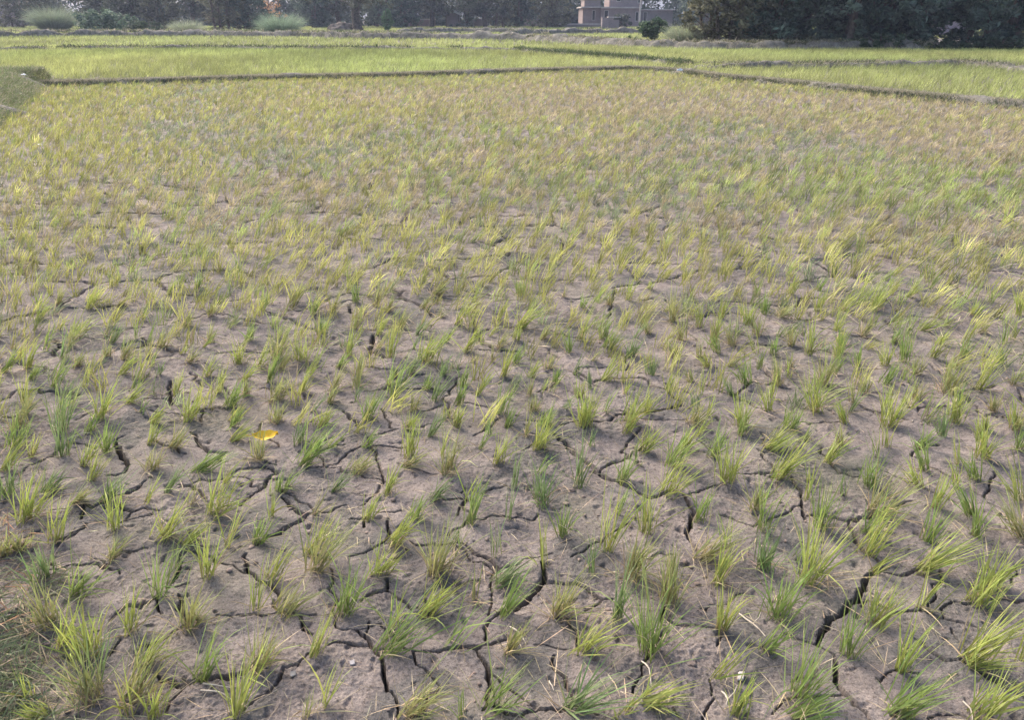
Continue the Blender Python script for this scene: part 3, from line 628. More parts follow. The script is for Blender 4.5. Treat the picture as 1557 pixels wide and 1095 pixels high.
# ------------------------------------------------------------------ near litter: straw, weeds, clods
n = 9000
th = rng.uniform(-0.82, 0.82, n); rdist = np.exp(rng.uniform(math.log(1.2), math.log(9), n))
X = rdist * np.sin(th); Y = rdist * np.cos(th)
msk = pn(X * 2.1, Y * 2.1, 41) > rng.uniform(-0.45, 0.35, n); X, Y = X[msk], Y[msk]; n = len(X)
P = np.stack([X, Y, zat(X, Y) + 0.006], 1)
aa = rng.uniform(0, 2 * math.pi, n)
D = np.stack([np.cos(aa), np.sin(aa), rng.uniform(-0.02, 0.22, n)], 1)
st = [blades(P, D, rng.gamma(2.2, 0.022, n) + 0.015, rng.uniform(0.0012, 0.0032, n), rng.uniform(-0.05, 0.35, n), jcol((0.36, 0.29, 0.20), n, 0.3), jcol((0.40, 0.33, 0.23), n, 0.3), 3)]
def mat_patch(px0, px1, py0, py1, n, c0, c1, ln, tilt, wd=0.003):
    a = rng.uniform(0, 1, n); b = rng.uniform(0, 1, n)
    Q = np.array([gp(px0 + (px1 - px0) * i * i ** 0.3, py0 + (py1 - py0) * j) for i, j in zip(a, b)])
    P = np.stack([Q[:, 0], Q[:, 1], zat(Q[:, 0], Q[:, 1]) + rng.uniform(0, 0.02, n)], 1)
    D = np.stack([rng.normal(0.3, 1, n), rng.normal(0, 1, n), np.abs(rng.normal(0, tilt, n)) + 0.05], 1)
    return blades(P, D, ln * rng.uniform(0.4, 1.4, n), rng.uniform(0.6, 1.4, n) * wd, rng.uniform(0.1, 1.2, n), jcol(c0, n, 0.25), jcol(c1, n, 0.25), 3)
n = 26000                                     # flattened dry leaves between the tufts farther out
th = rng.uniform(-0.80, 0.80, n); rdist = rng.uniform(3.4, 13, n) ** 1.0
X = rdist * np.sin(th); Y = rdist * np.cos(th)
msk = pn(X * 0.9, Y * 0.9, 47) + 0.5 * pn(X * 2.6, Y * 2.6, 48) > rng.uniform(-0.5, 0.3, n); X, Y = X[msk], Y[msk]; n = len(X)
aa = rng.uniform(0, 2 * math.pi, n)
D = np.stack([np.cos(aa) + 0.3, np.sin(aa), rng.uniform(0.0, 0.6, n)], 1)
gm = (rng.random(n) < 0.35)[:, None]
st.append(blades(np.stack([X, Y, zat(X, Y) + 0.006], 1), D, rng.gamma(2.5, 0.03, n) + 0.02, rng.uniform(0.002, 0.0045, n) * (1 + 0.05 * np.hypot(X, Y)), rng.uniform(0, 0.9, n), np.where(gm, (0.17, 0.18, 0.10), (0.30, 0.25, 0.18)) * np.exp(rng.normal(0, 0.3, (n, 1))), np.where(gm, (0.24, 0.25, 0.14), (0.38, 0.33, 0.24)) * np.exp(rng.normal(0, 0.3, (n, 1))), 2))
st.append(mat_patch(-260, 95, 640, 1150, 1500, (0.27, 0.22, 0.15), (0.36, 0.29, 0.19), 0.09, 0.3))
st.append(mat_patch(-260, 60, 790, 960, 260, (0.30, 0.17, 0.10), (0.37, 0.22, 0.13), 0.11, 0.2))
v, f, c = join(st)
tag(mesh_np('straw_litter', v, f, M_STRAW, c), 'scattered bits of dry straw lying on the cracked mud', 'straw', None, 'stuff')
wd_ = [mat_patch(-300, 55, 945, 1180, 3200, (0.09, 0.13, 0.07), (0.15, 0.20, 0.11), 0.075, 0.5, 0.0028), mat_patch(-300, 130, 860, 1150, 2200, (0.13, 0.16, 0.08), (0.22, 0.25, 0.13), 0.08, 0.4, 0.0028)]
v, f, c = join(wd_)
tag(mesh_np('weed_grass', v, f, M_RICE, c), 'matted grey-green weed grass in the lower corner beside dry straw', 'grass', None, 'stuff')

import bmesh
def ico(sub=1):
    bm = bmesh.new(); bmesh.ops.create_icosphere(bm, subdivisions=sub, radius=1)
    V = np.array([v.co[:] for v in bm.verts]); F = np.array([[v.index for v in f.verts] for f in bm.faces]); bm.free(); return V, F
IV, IF = ico(2)
n = 2600
th = rng.uniform(-0.85, 0.85, n); rdist = np.exp(rng.uniform(math.log(1.15), math.log(7.5), n))
X = rdist * np.sin(th); Y = rdist * np.cos(th)
msk = pn(X * 1.7, Y * 1.7, 43) > rng.uniform(-0.3, 0.45, n); X, Y = X[msk], Y[msk]; n = len(X)
sz = np.minimum(rng.gamma(1.6, 0.0022, n), 0.0075) + 0.0018
sc = rng.uniform(0.6, 1.4, (n, 1, 3)) * np.array([1, 1, 0.7])
rm = 1 + 0.22 * np.sin(IV[None, :, :] @ rng.normal(0, 3, (n, 3, 3)) + rng.uniform(0, 6, (n, 1, 3))).mean(-1, keepdims=True)
VV = IV[None] * sz[:, None, None] * sc * rm + np.stack([X, Y, zat(X, Y) + sz * 0.25], 1)[:, None, :]
FF = (IF[None] + (np.arange(n) * len(IV))[:, None, None]).reshape(-1, 3)
tag(mesh_np('soil_crumbs', VV.reshape(-1, 3), FF, M_CLOD), 'small crumbs of dry soil strewn over the cracked mud', 'soil', None, 'stuff')

# ------------------------------------------------------------------ small single things on the mud
def pt(px, py, dz=0.0):
    p = gp(px, py); p[2] = float(zat(p[0], p[1])) + dz; return p
# yellow fallen leaf
M_YL = noise_mat('yellow_leaf', (0.62, 0.40, 0.03), (0.76, 0.53, 0.06), 40, 0.5, 0.2, 120, bdist=0.001)
p = pt(406, 674, 0.024)
U, Vv = np.meshgrid(np.linspace(0, 1, 15), np.linspace(-1, 1, 7), indexing='ij')
hw = 0.024 * np.sin(np.pi * np.clip(U, 0.02, 0.985)) ** 0.7
lx = (U - 0.5) * 0.098; ly = Vv * hw; lz = 0.012 * np.abs(Vv) ** 1.5 + 0.012 * (2 * U - 1) ** 2 + 0.003 * np.sin(U * 17 + Vv * 3)
V = np.stack([lx, ly, lz], -1).reshape(-1, 3); V2 = V - np.array([0, 0, 0.0006])
i, j = np.meshgrid(np.arange(14), np.arange(6), indexing='ij'); q = (i * 7 + j).ravel()
F = np.stack([q, q + 7, q + 8, q + 1], 1)
o = mesh_np('fallen_leaf', np.concatenate([V, V2]), np.concatenate([F, F[:, ::-1] + 105]), M_YL)
o.location = p; o.rotation_euler = (R(22), R(-3), R(4))
tag(o, 'bright yellow fallen leaf lying among rice tufts on the mud', 'leaf')
mb = MB(); mb.tube([(-0.075, 0.004, 0.016), (-0.049, 0, 0.0135), (0, 0, 0.0015), (0.045, 0, 0.0125)], [0.0012, 0.0014, 0.001, 0.0005], 6)
mb.build('midrib', M_YL, o, True)
# pale lump
def lump(name, px, py, s, mat, label, cat, seed, rz=0.0):
    V, F = ico(3)
    n = np.stack([pn(V[:, 0] * 1.4 + seed, V[:, 1] * 1.4 + V[:, 2], seed), pn(V[:, 1] * 1.4, V[:, 2] * 1.4 + V[:, 0], seed + 1), pn(V[:, 2] * 1.4, V[:, 0] * 1.4 + V[:, 1], seed + 2)], 1)
    V = V * (1 + 0.5 * n.mean(1, keepdims=True)) + 0.12 * n
    V = np.clip(V @ np.array([[0.83, 0.4, -0.39], [-0.3, 0.9, 0.3], [0.47, -0.13, 0.87]]), -0.56, 0.56) @ np.array([[0.9, 0.35, 0], [-0.25, 0.95, 0.2], [0, -0.2, 0.97]]) * 1.45 * np.array(s)
    o = mesh_np(name, V, F, mat); o.location = pt(px, py, s[2] * 0.5); o.rotation_euler = (0.2, 0.1, rz)
    return tag(o, label, cat)
M_PALE = noise_mat('pale_chip', (0.50, 0.44, 0.41), (0.68, 0.62, 0.58), 25, 0.8, 0.3, 90, bdist=0.002)
lump('stone', 1126, 1032, (0.009, 0.014, 0.008), M_PALE, 'small pale pinkish stone chip behind a bent-over rice tuft near the bottom', 'stone', 3, -0.5)
lump('stone', 446, 1027, (0.009, 0.008, 0.006), noise_mat('grey_chip', (0.25, 0.23, 0.22), (0.36, 0.33, 0.31), 30), 'tiny grey pebble beside the long slanting crack at the bottom', 'stone', 8)
lump('stone', 536, 1011, (0.008, 0.007, 0.006), M_PALE, 'tiny whitish chip just above a crack junction', 'stone', 9)
M_WHITE = noise_mat('white_scrap', (0.72, 0.72, 0.70), (0.85, 0.85, 0.82), 10, 0.5, 0.2, 30)
M_BLUE = noise_mat('blue_scrap', (0.26, 0.33, 0.42), (0.42, 0.49, 0.56), 8, 0.45, 0.4, 20)
def scrap(px, py, z, s, mat, label, seed):
    U, Vv = np.meshgrid(np.linspace(-1, 1, 11), np.linspace(-1, 1, 9), indexing='ij')
    r = 1 + 0.3 * pn(U * 1.5, Vv * 1.5 + seed, seed)
    X = U * s * r; Y = Vv * s * 0.7 * r; Z = s * 0.5 * (pn(U * 1.8, Vv * 1.8, seed + 3) + 0.35 * (1 - U ** 2) * (1 - Vv ** 2) * 2)
    V = np.stack([X, Y, Z], -1).reshape(-1, 3); i, j = np.meshgrid(np.arange(10), np.arange(8), indexing='ij'); q = (i * 9 + j).ravel()
    F = np.stack([q, q + 9, q + 10, q + 1], 1)
    o = mesh_np('plastic_scrap', np.concatenate([V, V - [0, 0, 0.002]]), np.concatenate([F, F[:, ::-1] + 99]), mat)
    g = gp(px, py, z); o.location = g
    return tag(o, label, 'litter')
scrap(1034, 106, 0.22, 0.08, M_BLUE, 'pale blue crumpled scrap on the bund where two bunds meet', 4)
scrap(36, 113, 0.40, 0.05, M_WHITE, 'small white scrap on top of the grassy bank', 6)
scrap(60, 219, 0.06, 0.02, M_WHITE, 'tiny white scrap among yellow rice below the grassy bank', 7)
# loose dry stalks
STK = [((1124, 934), (1163, 973), 'long pale dry stalk lying left of a dense green tuft'), ((306, 1056), (353, 1070), 'pale dry stalk lying against the foot of a rice tuft'), ((310, 1048), (352, 1052), 'thin bent straw lying behind a pale dry stalk'), ((1096, 1060), (1102, 1095), 'forked dry twig standing near the pale stone chip'), ((835, 1035), (842, 1053), 'short white straw lying alone on bare mud'), ((690, 905), (710, 874), 'dark grey twig lying beyond a leaning yellow tuft'), ((705, 885), (730, 878), 'short grey stick lying beside a dark twig'), ((1245, 680), (1258, 690), 'short pale stick at the foot of a yellow tuft'), ((1387, 640), (1391, 622), 'pale curled stalk standing up from the mud'), ((1465, 1065), (1480, 1097), 'pale straw leaning between two bottom rice tufts'), ((775, 955), (800, 980), 'thin straw bent over beside a small crack'), ((975, 1010), (990, 1050), 'thin pale straw lying across a crack')]
for k, (a, b, lab) in enumerate(STK):
    A = pt(*a, 0.006); Bq = pt(*b, 0.008)
    mid = 0.5 * (A + Bq) + np.array([rng.normal(0, 0.004), rng.normal(0, 0.004), 0.007])
    mb = MB(); q1 = 0.5 * (A + mid) + rng.normal(0, 0.0015, 3); q2 = 0.5 * (mid + Bq) + rng.normal(0, 0.0015, 3)
    mb.tube([(p_ - A) for p_ in (A, q1, mid, q2, Bq)], [0.0017, 0.0021, 0.0018, 0.0015, 0.0009], 6)
    if k in (3, 0): mb.tube([mid - A, mid - A + np.array([0.018, 0.012, 0.01]), mid - A + np.array([0.028, 0.03, 0.012])], [0.0015, 0.0012, 0.0007], 6)
    o = mb.build('dry_stalk', noise_mat('stalk', (0.36, 0.31, 0.25), (0.56, 0.50, 0.42), 60) if k not in (5, 6) else M_BARK, None, True)
    o.location = A
    tag(o, lab, 'stalk', 'dry stalks lying on the mud')

# ------------------------------------------------------------------ trees, bushes and tall grass
def leaf_cloud(centers, rad, per, size, c0, c1, flat=0.7, droop=0.0):
    K = len(centers); N = K * per
    ctr = np.repeat(centers, per, 0)
    d = rng.normal(0, 1, (N, 3)); d /= np.linalg.norm(d, axis=1, keepdims=True)
    rr_ = np.repeat(rad, per)[:, None] * rng.random((N, 1)) ** 0.5
    P = ctr + d * rr_ * np.array([1, 1, flat])
    a = rng.normal(0, 1, (N, 3)); a[:, 2] = a[:, 2] * 0.6 - droop; a /= np.linalg.norm(a, axis=1, keepdims=True)
    b = np.cross(a, rng.normal(0, 1, (N, 3))); b /= np.linalg.norm(b, axis=1, keepdims=True)
    s = size * rng.uniform(0.55, 1.4, (N, 1))
    V = np.stack([P - a * s, P + b * s * 0.42, P + a * s, P - b * s * 0.42], 1).reshape(-1, 3)
    F = np.arange(N * 4).reshape(-1, 4)
    t = np.repeat(rng.random((K, 1)), per, 0) * 0.7 + 0.3 * rng.random((N, 1))
    C = (np.array(c0) * (1 - t) + np.array(c1) * t) * np.exp(rng.normal(0, 0.18, (N, 1)))
    return V, F, np.repeat(C, 4, 0)
def mk_tree(name, H, crown_r, zlow, nclump, per, leaf, c0, c1, trunk_r=0.22, stems=1, lowfrac=0.55, dead=0):
    root = empty(name, (0, 0, 0))
    mb = MB(); tips = []
    for s in range(stems):
        off = np.array([rng.normal(0, 0.35), rng.normal(0, 0.35), 0]) * (stems > 1)
        lean = rng.normal(0, 0.09, 2)
        hs = H * rng.uniform(0.55, 0.75)
        pts = [off + np.array([lean[0] * z + 0.12 * math.sin(z * 1.1 + s), lean[1] * z, z]) for z in np.linspace(-0.25, hs, 8)]
        mb.tube(pts, list(trunk_r * np.linspace(1.15, 0.3, 8)), 9)
        for k in range(9):
            z = rng.uniform(max(0.35, zlow), hs); b0 = np.array([np.interp(z, [q[2] for q in pts], [q[i] for q in pts]) for i in range(3)])
            a = rng.uniform(0, 6.28); ln = crown_r * rng.uniform(0.5, 0.95)
            b1 = b0 + np.array([math.cos(a) * ln * 0.5, math.sin(a) * ln * 0.5, 0.3 * ln]); b2 = b0 + np.array([math.cos(a) * ln, math.sin(a) * ln, rng.uniform(0.1, 0.6) * ln])
            mb.tube([b0, b1, b2], [trunk_r * 0.32, trunk_r * 0.2, trunk_r * 0.06], 6); tips.append(b2)
    mb.build('trunk', M_BARK, root, True)
    cs = []
    while len(cs) < nclump:
        q = rng.uniform(-1, 1, 3)
        if (q ** 2).sum() > 1: continue
        zz = zlow + (H - zlow) * (0.5 + 0.5 * q[2])
        if rng.random() < lowfrac: zz = zlow + (min(H, 4.2) - zlow) * rng.random()
        rxy = crown_r * (0.75 + 0.25 * math.sin(math.pi * np.clip((zz - zlow) / (H - zlow), 0, 1)))
        cs.append((q[0] * rxy, q[1] * rxy, zz))
    cs = np.array(cs)
    v, f, c = leaf_cloud(cs, rng.uniform(0.3, 0.75, nclump) * crown_r * 0.34, per, leaf, c0, c1)
    mesh_np('crown', v, f, M_TREE, c, False, root)
    return root
def copy_tree(o, loc, rz, sc, label, group=None):
    c = o.copy(); COL.objects.link(c)
    for ch in o.children:
        d = ch.copy(); COL.objects.link(d); d.parent = c
    c.location = loc; c.rotation_euler = (0, 0, rz); c.scale = sc if hasattr(sc, '__len__') else (sc, sc, sc)
    c['label'] = label
    if group: c['group'] = group
    return c
DG0, DG1 = (0.025, 0.045, 0.034), (0.17, 0.235, 0.175)
OG0, OG1 = (0.05, 0.055, 0.034), (0.22, 0.22, 0.135)
protoA = mk_tree('leafy_tree', 9, 2.6, 0.25, 150, 46, 0.16, DG0, DG1, 0.16, 2)
protoB = mk_tree('leafy_tree', 10, 2.4, 0.5, 120, 46, 0.15, (0.030, 0.050, 0.038), (0.19, 0.25, 0.19), 0.18, 2)
protoC = mk_tree('leafy_tree', 8, 2.2, 0.15, 120, 42, 0.13, OG0, OG1, 0.10, 3)
protoD = mk_tree('spreading_tree', 11, 3.6, 1.6, 130, 46, 0.20, (0.03, 0.04, 0.026), (0.15, 0.17, 0.11), 0.26, 1, 0.45)
protos = {'A': protoA, 'B': protoB, 'C': protoC, 'D': protoD}
used = set()
GR_R, GR_L, GR_F = 'trees along the edge beyond the right-hand paddies', 'trees behind the bushes of the far edge', 'hazy trees round the village'
def put(kind, px, py, Y, rz, sc, label, group):
    o = protos[kind]
    p = at_dist(px, py, Y); loc = (p[0], Y, -0.05)
    if kind not in used:
        used.add(kind); o.location = loc; o.rotation_euler = (0, 0, rz); o.scale = (sc, sc, sc)
        tag(o, label, 'tree', group)
    else:
        q = copy_tree(o, loc, rz, sc, label, group)
TR = [('C', 1082, 44, 0.3, 0.85, 'olive-brown tree at the open end of the dark tree belt'), ('C', 1128, 43, 1.4, 0.95, 'brownish leafy tree second along the dark tree belt'), ('A', 1178, 43, 2.2, 0.9, 'dark leafy tree hanging over dry stalks in the belt'), ('A', 1228, 44, 4.0, 0.95, 'dark grey-green tree with pale sprays at mid belt'), ('B', 1275, 42, 1.1, 0.9, 'dense tree with drooping pale branches in the belt'), ('A', 1322, 43, 5.2, 1.0, 'blackish tree with thin bare stems below its crown'), ('B', 1362, 42, 3.3, 1.0, 'very dark thick tree beside the gap in the belt'), ('A', 1402, 43, 0.9, 0.95, 'dark tree edging the gap with the mauve wall'), ('B', 1497, 42, 2.6, 0.85, 'dark tree just past the gap with pale twigs'), ('A', 1545, 43, 3.7, 1.0, 'dark leafy tree cut by the edge of the photo'), ('B', 1600, 43, 5.1, 1.0, 'dark tree outside the photo edge'),
      ('A', 1150, 50, 1.9, 1.1, 'tall dark tree behind the brownish leafy trees'), ('B', 1250, 50, 0.4, 1.15, 'tall dark tree behind the drooping pale branches'), ('D', 1345, 52, 2.0, 1.0, 'wide dark tree looming behind the belt'), ('B', 1530, 52, 1.0, 1.1, 'tall tree behind the pale twigs')]
for k, px, Y, rz, sc, lab in TR: put(k, px, 20, Y, rz, sc, lab, GR_R)
TL = [('C', 240, 96, 0.5, 1.2, 'brownish tree with thin trunks between the grass clumps'), ('D', 205, 100, 1.6, 1.0, 'dark tree spreading behind the left shrubs'), ('C', 345, 90, 2.5, 1.35, 'rounded olive tree hanging low between two grass clumps'), ('A', 375, 92, 0.7, 1.0, 'dark tree merging with the rounded olive tree'), ('D', 150, 104, 3.0, 0.95, 'hazy tree above the leafy left shrub'), ('D', 60, 108, 4.4, 1.0, 'hazy tree above the feathery bush'), ('D', 290, 108, 5.0, 1.05, 'tall tree behind the middle grass clump'), ('C', 15, 112, 5.8, 1.2, 'thin tree by the grey boundary wall')]
for k, px, Y, rz, sc, lab in TL: put(k, px, 20, Y, rz, sc, lab, GR_L)
TFs = [('A', 478, 'first dark hazy tree past the orange-lit twigs'), ('D', 515, 'hazy tree behind the brown mound'), ('B', 575, 'hazy tree behind the conical shrub'), ('A', 612, 'hazy blue-grey tree beside the conical shrub'), ('D', 655, 'hazy tree above the small red wall'), ('B', 700, 'dark hazy tree above the pale hut roof'), ('D', 738, 'tall forked hazy tree past the pale hut roof'), ('C', 762, 'rounded green-grey tree right of the forked tree'), ('A', 790, 'dark tree between the rounded tree and pale tree'), ('C', 832, 'pale grey-green tree in front of the compound wall'), ('C', 846, 'small pale tree beside the brick house'), ('B', 1062, 'hazy tree past the end of the brick house')]
for i, (k, px, lab) in enumerate(TFs): put(k, px, 20, 112 + 9 * ((i * 7) % 3) / 2, i * 1.3, 1.15 + 0.1 * (i % 3), lab, GR_F)

k = 2600
cs = np.stack([rng.uniform(-125, 130, k), rng.uniform(134, 152, k), 9 * rng.random(k) ** 2.1], 1)
v, f, c = leaf_cloud(cs, rng.uniform(1.0, 2.4, k), 60, 0.36, (0.028, 0.046, 0.036), (0.085, 0.115, 0.085))
tag(mesh_np('far_woods', v, f, M_TREE, c, False), 'hazy dark woods closing the view behind the village trees', 'woods', None, 'stuff')
# ivy-clad trunk tree standing in the open
root = empty('trunk_tree', (at_dist(544, 48, 88)[0], 88, 0))
tag(root, 'dark ivy-clad tree trunk standing alone beside a brown mound', 'tree')
mb = MB(); mb.tube([(0.1, 0, -0.3), (0, 0, 0.4), (-0.12, 0, 1.6), (0.1, 0, 3), (0.25, 0.1, 5)], [0.75, 0.5, 0.42, 0.36, 0.25], 12)
for a, z in ((0.2, 2.6), (2.9, 2.2), (1.2, 3.4), (4.4, 3.8), (3.4, 3.6), (5.8, 3.3)):
    mb.tube([(0, 0, z), (math.cos(a) * 0.9, math.sin(a) * 0.9, z + 0.5), (math.cos(a) * 2.4, math.sin(a) * 2.4, z + 1.0)], [0.2, 0.13, 0.05], 7)
mb.build('trunk', M_BARK, root, True)
cs = np.array([(0.45 * math.cos(k * 2.4), 0.45 * math.sin(k * 2.4), 0.5 + k * 0.05) for k in range(50)])
v, f, c = leaf_cloud(cs, np.full(50, 0.3), 14, 0.08, (0.03, 0.04, 0.025), (0.08, 0.095, 0.05)); mesh_np('ivy', v, f, M_TREE, c, False, root)
cs = np.stack([rng.normal(0, 1.9, 120), rng.normal(0, 1.9, 120), rng.uniform(2.5, 7, 120)], 1)
v, f, c = leaf_cloud(cs, rng.uniform(0.3, 0.7, 120), 40, 0.12, (0.05, 0.06, 0.03), (0.14, 0.15, 0.09)); mesh_np('crown', v, f, M_TREE, c, False, root)
# twiggy tree, golden sunlight painted into its orange leaf colours
root = empty('leafy_tree', (at_dist(407, 20, 97)[0], 97, 0)); tag(root, 'small tree with sunlit leaves painted orange above the right grass clump', 'tree')
mb = MB(); mb.tube([(0, 0, -0.2), (0.1, 0, 1.5), (0.2, 0, 3.2), (0, 0, 4.6)], [0.14, 0.11, 0.08, 0.03], 8); mb.build('trunk', M_BARK, root, True)
cs = np.stack([rng.normal(0.1, 0.75, 46), rng.normal(0, 0.7, 46), rng.uniform(1.5, 5, 46)], 1)
v, f, c = leaf_cloud(cs, rng.uniform(0.2, 0.45, 46), 26, 0.10, (0.36, 0.19, 0.08), (0.60, 0.36, 0.18)); mesh_np('crown', v, f, M_TREE, c, False, root)

def shrub(name, px, py, wpx, hpx, nclump, per, leaf, c0, c1, label, cone=False):
    g = gp(px, py); ppm = FPX / (g[1] / math.cos(math.atan2(CAMZ, g[1])) * math.cos(PITCH)) if False else FPX / (g[1] * math.cos(PITCH) + CAMZ * math.sin(PITCH))
    W_ = wpx / ppm / 2; H_ = hpx / ppm
    root = empty(name, (g[0], g[1], 0)); tag(root, label, 'shrub')
    mb = MB()
    for k in range(7):
        a = rng.uniform(0, 6.28); q = W_ * rng.uniform(0.2, 0.7)
        mb.tube([(0, 0, -0.1), (math.cos(a) * q * 0.5, math.sin(a) * q * 0.5, H_ * 0.45), (math.cos(a) * q, math.sin(a) * q, H_ * 0.85)], [0.05, 0.035, 0.012], 6)
    mb.build('stem', M_BARK, root, True)
    cs = []
    while len(cs) < nclump:
        q = rng.uniform(-1, 1, 3)
        if (q ** 2).sum() > 1: continue
        z = 0.08 + 0.84 * (q[2] * 0.5 + 0.5); k = (1.1 - z) if cone else 1
        cs.append((q[0] * W_ * k, q[1] * W_ * k, z * H_))
    v, f, c = leaf_cloud(np.array(cs), rng.uniform(0.5, 1.1, nclump) * min(W_, H_) * 0.3, per, leaf, c0, c1)
    mesh_np('foliage', v, f, M_TREE, c, False, root)
    return root
shrub('leafy_shrub', 165, 52, 95, 36, 75, 40, 0.17, (0.06, 0.10, 0.065), (0.17, 0.24, 0.16), 'dense grey-green leafy shrub beside the feathery bush')
shrub('leafy_shrub', 225, 53, 60, 22, 40, 36, 0.15, (0.035, 0.055, 0.035), (0.08, 0.11, 0.06), 'low dark shrub under the thin brownish trunks')
shrub('leafy_shrub', 590, 49, 26, 38, 80, 30, 0.10, (0.09, 0.16, 0.085), (0.20, 0.31, 0.17), 'slim upright green shrub standing alone in the far field', True)
shrub('leafy_shrub', 992, 64, 46, 36, 70, 40, 0.11, (0.04, 0.075, 0.04), (0.11, 0.18, 0.095), 'rounded dark green shrub beside the feathery grass clump')
shrub('leafy_shrub', 955, 70, 70, 13, 40, 30, 0.10, (0.06, 0.11, 0.04), (0.12, 0.19, 0.07), 'low bright green weeds in front of the rounded dark shrub')
shrub('leafy_shrub', 808, 63, 16, 11, 16, 26, 0.10, (0.035, 0.06, 0.03), (0.08, 0.12, 0.06), 'small dark bush on the end of the weedy bank')
shrub('leafy_shrub', 880, 65, 90, 11, 50, 26, 0.10, (0.06, 0.07, 0.04), (0.15, 0.15, 0.09), 'low brown-green weeds along the bank before the brick house')
shrub('leafy_shrub', 945, 43, 30, 22, 40, 26, 0.2, (0.05, 0.06, 0.045), (0.10, 0.11, 0.08), 'hazy brown-green bush in front of the brick house')
shrub('leafy_shrub', 98, 76, 30, 8, 14, 20, 0.08, (0.03, 0.05, 0.025), (0.07, 0.10, 0.05), 'low dark weeds on the bund near the left edge')
shrub('leafy_shrub', 700, 43, 40, 9, 20, 20, 0.2, (0.04, 0.06, 0.05), (0.09, 0.11, 0.09), 'low hazy bush below the pale hut roof')
shrub('leafy_shrub', 1335, 76, 110, 24, 80, 36, 0.10, (0.03, 0.05, 0.03), (0.08, 0.12, 0.07), 'dark undergrowth shrub at the foot of the blackish trees')
shrub('leafy_shrub', 1440, 77, 70, 15, 40, 36, 0.10, (0.03, 0.05, 0.03), (0.07, 0.10, 0.05), 'low dark shrub in the gap below the mauve wall')
shrub('leafy_shrub', 1520, 78, 100, 20, 60, 36, 0.10, (0.025, 0.04, 0.025), (0.06, 0.09, 0.05), 'dark brushy shrub under the tree at the photo edge')
shrub('leafy_shrub', 1190, 74, 140, 22, 90, 36, 0.10, (0.04, 0.05, 0.03), (0.11, 0.12, 0.075), 'brownish undergrowth shrub with dry stalks below the belt')
def kans(px, py, wpx, hpx, n, label, c0=(0.10, 0.13, 0.085), c1=(0.20, 0.245, 0.165)):
    g = gp(px, py); ppm = FPX / (g[1] * math.cos(PITCH) + CAMZ * math.sin(PITCH)); W_ = wpx / ppm / 2; H_ = hpx / ppm
    a = rng.uniform(0, 6.28, n); r = W_ * 0.45 * np.sqrt(rng.random(n))
    P = np.stack([r * np.cos(a), r * np.sin(a), np.full(n, -0.05)], 1)
    D = np.stack([np.cos(a) * r / W_ * 1.5 + rng.normal(0, 0.16, n), np.sin(a) * r / W_ * 1.5 + rng.normal(0, 0.16, n), np.full(n, 1.0)], 1)
    L = H_ * rng.uniform(0.55, 1.2, n)
    v, f, c = blades(P, D, L, rng.uniform(0.6, 1.2, n) * 0.02 * g[1] / 60, rng.uniform(0.1, 1.3, n), jcol(c0, n, 0.2), jcol(c1, n, 0.2), 4)
    o = mesh_np('grass_clump', v, f, M_RICE, c); o.location = (g[0], g[1], 0)
    return tag(o, label, 'grass clump', 'tall feathery grass clumps on the far edge')
kans(85, 50, 62, 42, 3200, 'largest feathery grey-green grass clump near the left edge', (0.13, 0.17, 0.11), (0.26, 0.31, 0.215))
kans(285, 54, 52, 26, 1900, 'pale feathery grass clump below the tall thin trunks', (0.17, 0.20, 0.13), (0.33, 0.37, 0.25))
kans(428, 56, 72, 38, 2600, 'wide blue-green feathery grass clump below the tree painted orange with sunlight', (0.13, 0.19, 0.12), (0.25, 0.33, 0.23))
kans(375, 55, 60, 12, 1300, 'low light green grass clump beside the wide feathery clump', (0.14, 0.18, 0.09), (0.25, 0.31, 0.16))
kans(1040, 71, 56, 38, 2400, 'pale feathery grass clump at the end of the tree belt', (0.16, 0.19, 0.135), (0.31, 0.35, 0.25))
kans(1105, 74, 70, 12, 900, 'low yellowish dry grass clump below the olive-brown tree', (0.20, 0.19, 0.11), (0.32, 0.30, 0.19))
kans(1250, 75, 120, 14, 1200, 'dry straw-coloured grass clump along the foot of the belt', (0.17, 0.155, 0.11), (0.27, 0.25, 0.18))
lumpm = noise_mat('mound_straw', (0.10, 0.085, 0.075), (0.19, 0.165, 0.15), 3, 0.95, 0.8, 12, bdist=0.1)
V, F = ico(4); V = V * np.array([1.55, 1.1, 0.85]) * (1 + 0.25 * pn(V[:, 0:1] * 2 + 5, V[:, 1:2] * 2 + V[:, 2:3], 5) + 0.15 * pn(V[:, 0:1] * 6, V[:, 2:3] * 6, 6))
o = mesh_np('straw_mound', V, F, lumpm); g = gp(522, 48); o.location = (g[0], g[1], 0.05); tag(o, 'low brown straw mound beside the ivy-clad trunk', 'mound')

